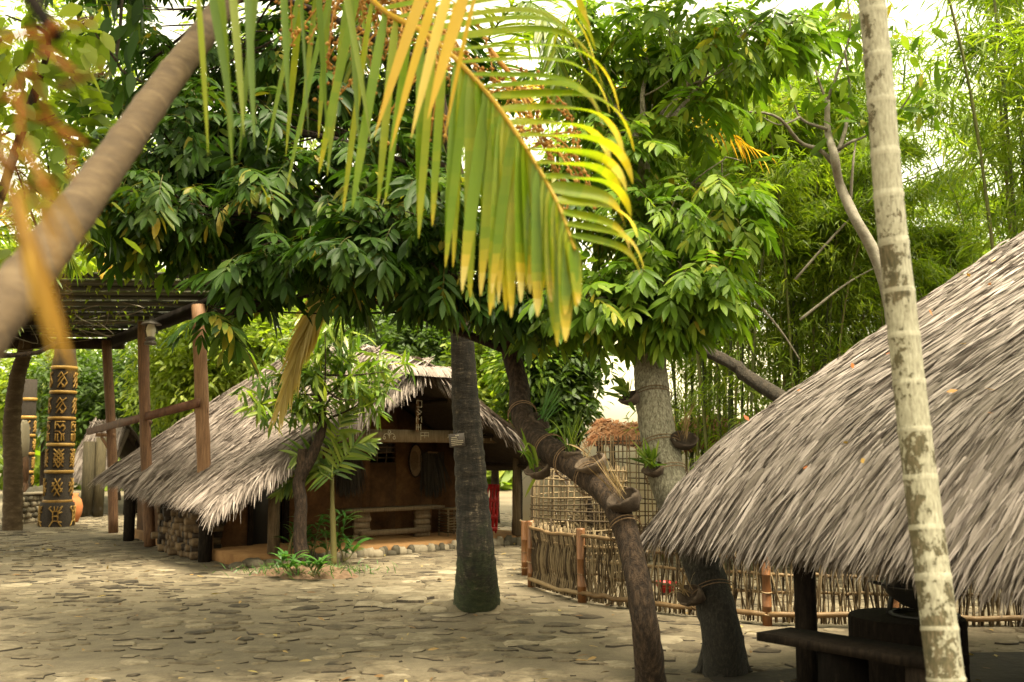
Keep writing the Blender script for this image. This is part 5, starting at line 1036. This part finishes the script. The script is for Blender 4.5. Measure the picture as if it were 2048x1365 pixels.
g0, g1 = P(1385, 690, 11.5), P(1560, 795, 10.4)
t = thing('leaning_log', 'dark dead trunk leaning diagonally behind the right thatched roof', 'log', A(g1[0], g1[1], 0)); mb = MB(); d = g1-g0; e = g0+d*(g0[2]/-d[2]); tube(mb, cr([g0, g0+d*.5+A(0, 0, .05), g1, e], 22), np.linspace(.06, .085, 22), 10, wob=.1); mb.build('trunk', M['darkbark'], t, True); mb = MB(); tube(mb, cr([g0, g0+A(-.4, .1, .35)], 6), np.linspace(.06, .04, 6), 8); mb.build('branch', M['darkbark'], t)
for L, lab in (([(1590, 560), (1660, 480), (1740, 400), (1820, 360), (1960, 300)], 'thin bare branch slanting across the bamboo left of the areca trunk'), ([(1600, 640), (1690, 570), (1760, 530)], 'thin bare branch rising towards the areca trunk above the roof'), ([(1510, 600), (1560, 660), (1600, 720)], 'short bare stick sloping down among the bamboo')):
    pt = cr([P(x, y, 12.3) for x, y in L], 16); mb = MB(); tube(mb, pt, np.linspace(.018, .007, 16), 7, wob=.06); tag(mb.build('bare_branch', M['twig'], loc=pt[0]), lab, 'branch')
# ================================================================ BAMBOO
def make_clump(seed, nl):
    rg = np.random.RandomState(seed); global rng; keep = rng; rng = rg
    t = thing('bamboo_clump', 'x', 'bamboo', (0, 0, 0), 'bamboo clumps behind the right roof'); lv = MB()
    for j in range(12):
        a = rg.uniform(0, 6.28); b = A(.55*math.cos(a)*rg.rand(), .45*math.sin(a)*rg.rand(), -.05); h = rg.uniform(6, 9); ld = A(math.cos(a), math.sin(a), 0)*rg.uniform(.3, 1.9)
        p = cr([b, b+ld*.08+A(0, 0, h*.35), b+ld*.3+A(0, 0, h*.7), b+ld*.75+A(0, 0, h*.93), b+ld*1.25+A(0, 0, h*.96)], 34)
        rr = np.interp(np.linspace(0, 1, 34), [0, .5, 1], [.024, .019, .005])*rg.uniform(.7, 1.15); rr[::3] *= 1.18; mb = MB(); tube(mb, p, rr, 7, r=rg.rand()); mb.build('culm', M['culm'], t)
        m = nl//12; i = rg.randint(7, 34, m); i = np.maximum(i, rg.randint(7, 34, m)*(rg.rand(m) < .6))
        az = rg.uniform(0, 6.28, m); bd = np.stack([np.cos(az), np.sin(az), .15*rg.randn(m)], 1); ln = rg.uniform(.15, .95, m)[:, None]
        for f in (.35, .55, .75, 1.):
            tip = p[i]+bd*ln*f+A(0, 0, -.35)*(ln*f)**2
            k = 4; o = np.repeat(tip, k, 0)+.07*rg.randn(m*k, 3); d = nrm(np.repeat(bd, k, 0)*.8+.65*rg.randn(m*k, 3)+A(0, 0, -.45))
            blades(lv, o, d, A(0, 0, 1)+.5*rg.randn(m*k, 3), .15+.09*rg.rand(m*k), .023, (.4, 1, .6, .05), .5, r=np.repeat(np.clip(.45+.25*rg.randn(m), 0, 1), k))
    lv.build('foliage', M['bamboo'], t); rng = keep; return t
pr_ = [make_clump(41+i, 1250) for i in range(3)]
CL = [(1372, 15, .82, 'just right of the grey trunk above the reddish roof'), (1452, 13.2, .85, 'between the reddish roof and the leaning dead trunk'), (1530, 14.6, .95, 'behind the leaning dead trunk'), (1612, 13.2, .8, 'behind the thin bare branches'),
      (1690, 15, .85, 'left of the areca trunk behind the pale branched tree'), (1770, 13.6, .7, 'directly behind the areca trunk'), (1850, 15, .62, 'short one just right of the areca trunk'), (1925, 13.4, .56, 'low one under the open patch of sky'), (2010, 14.2, .7, 'near the right edge above the roof'), (2085, 11.2, 1.05, 'tall dark one at the upper right corner'),
      (1410, 17.6, .95, 'farther back between grey trunk and dead trunk'), (1590, 18, .95, 'farther back behind the bare branches'), (1780, 18, .6, 'farther back behind the areca trunk'), (1880, 18.5, .64, 'farther back right of the areca trunk'), (1980, 18, .62, 'farther back near the right edge'), (2120, 16.5, 1.0, 'farther back past the right edge')]
for i, (px, Yd, sc_, lab) in enumerate(CL):
    loc = P(px, 905, Yd)*A(1, 1, 0); lb = 'green bamboo clump '+lab; rz = rng.uniform(0, 6.28)
    if i < 3: o = pr_[i]; o.location = tuple(loc); o.rotation_euler = (0, 0, rz); o.scale = (sc_,)*3; o['label'] = lb
    else: copy_thing(pr_[i % 3], loc, rz, lb, sc_)
# pale building wall beyond the fence
wa, wb = A(.2, 21.6, 0), A(10.5, 22.8, 0); t = thing('plaster_wall', 'long pale cream plaster wall glowing behind the trees beyond the fence', 'wall', (wa+wb)/2); mb = MB(); beam(mb, wa+A(0, 0, 2.1), wb+A(0, 0, 2.1), .3, 4.2); mb.build('wall', M['white'], t); mb = MB(); beam(mb, wa+A(0, 0, 4.25), wb+A(0, 0, 4.25), .42, .1); mb.build('coping', M['white'], t)
mb = MB(); k = 5200; xs = rng.uniform(-34, 34, k); o = np.stack([xs, 42+4*rng.rand(k), rng.rand(k)**1.3*5.5*(.6+.4*np.sin(xs*.6)**2)], 1)
blades(mb, o, nrm(rdir(k)+A(0, 0, -.2)), A(0, -.5, 1)+.5*rng.randn(k, 3), .9+.6*rng.rand(k), .4, (.3, 1, .8, .1), .4); tag(mb.build('far_wood', M['far']), 'mass of distant greenery closing the view behind everything', 'woodland', kind='stuff')
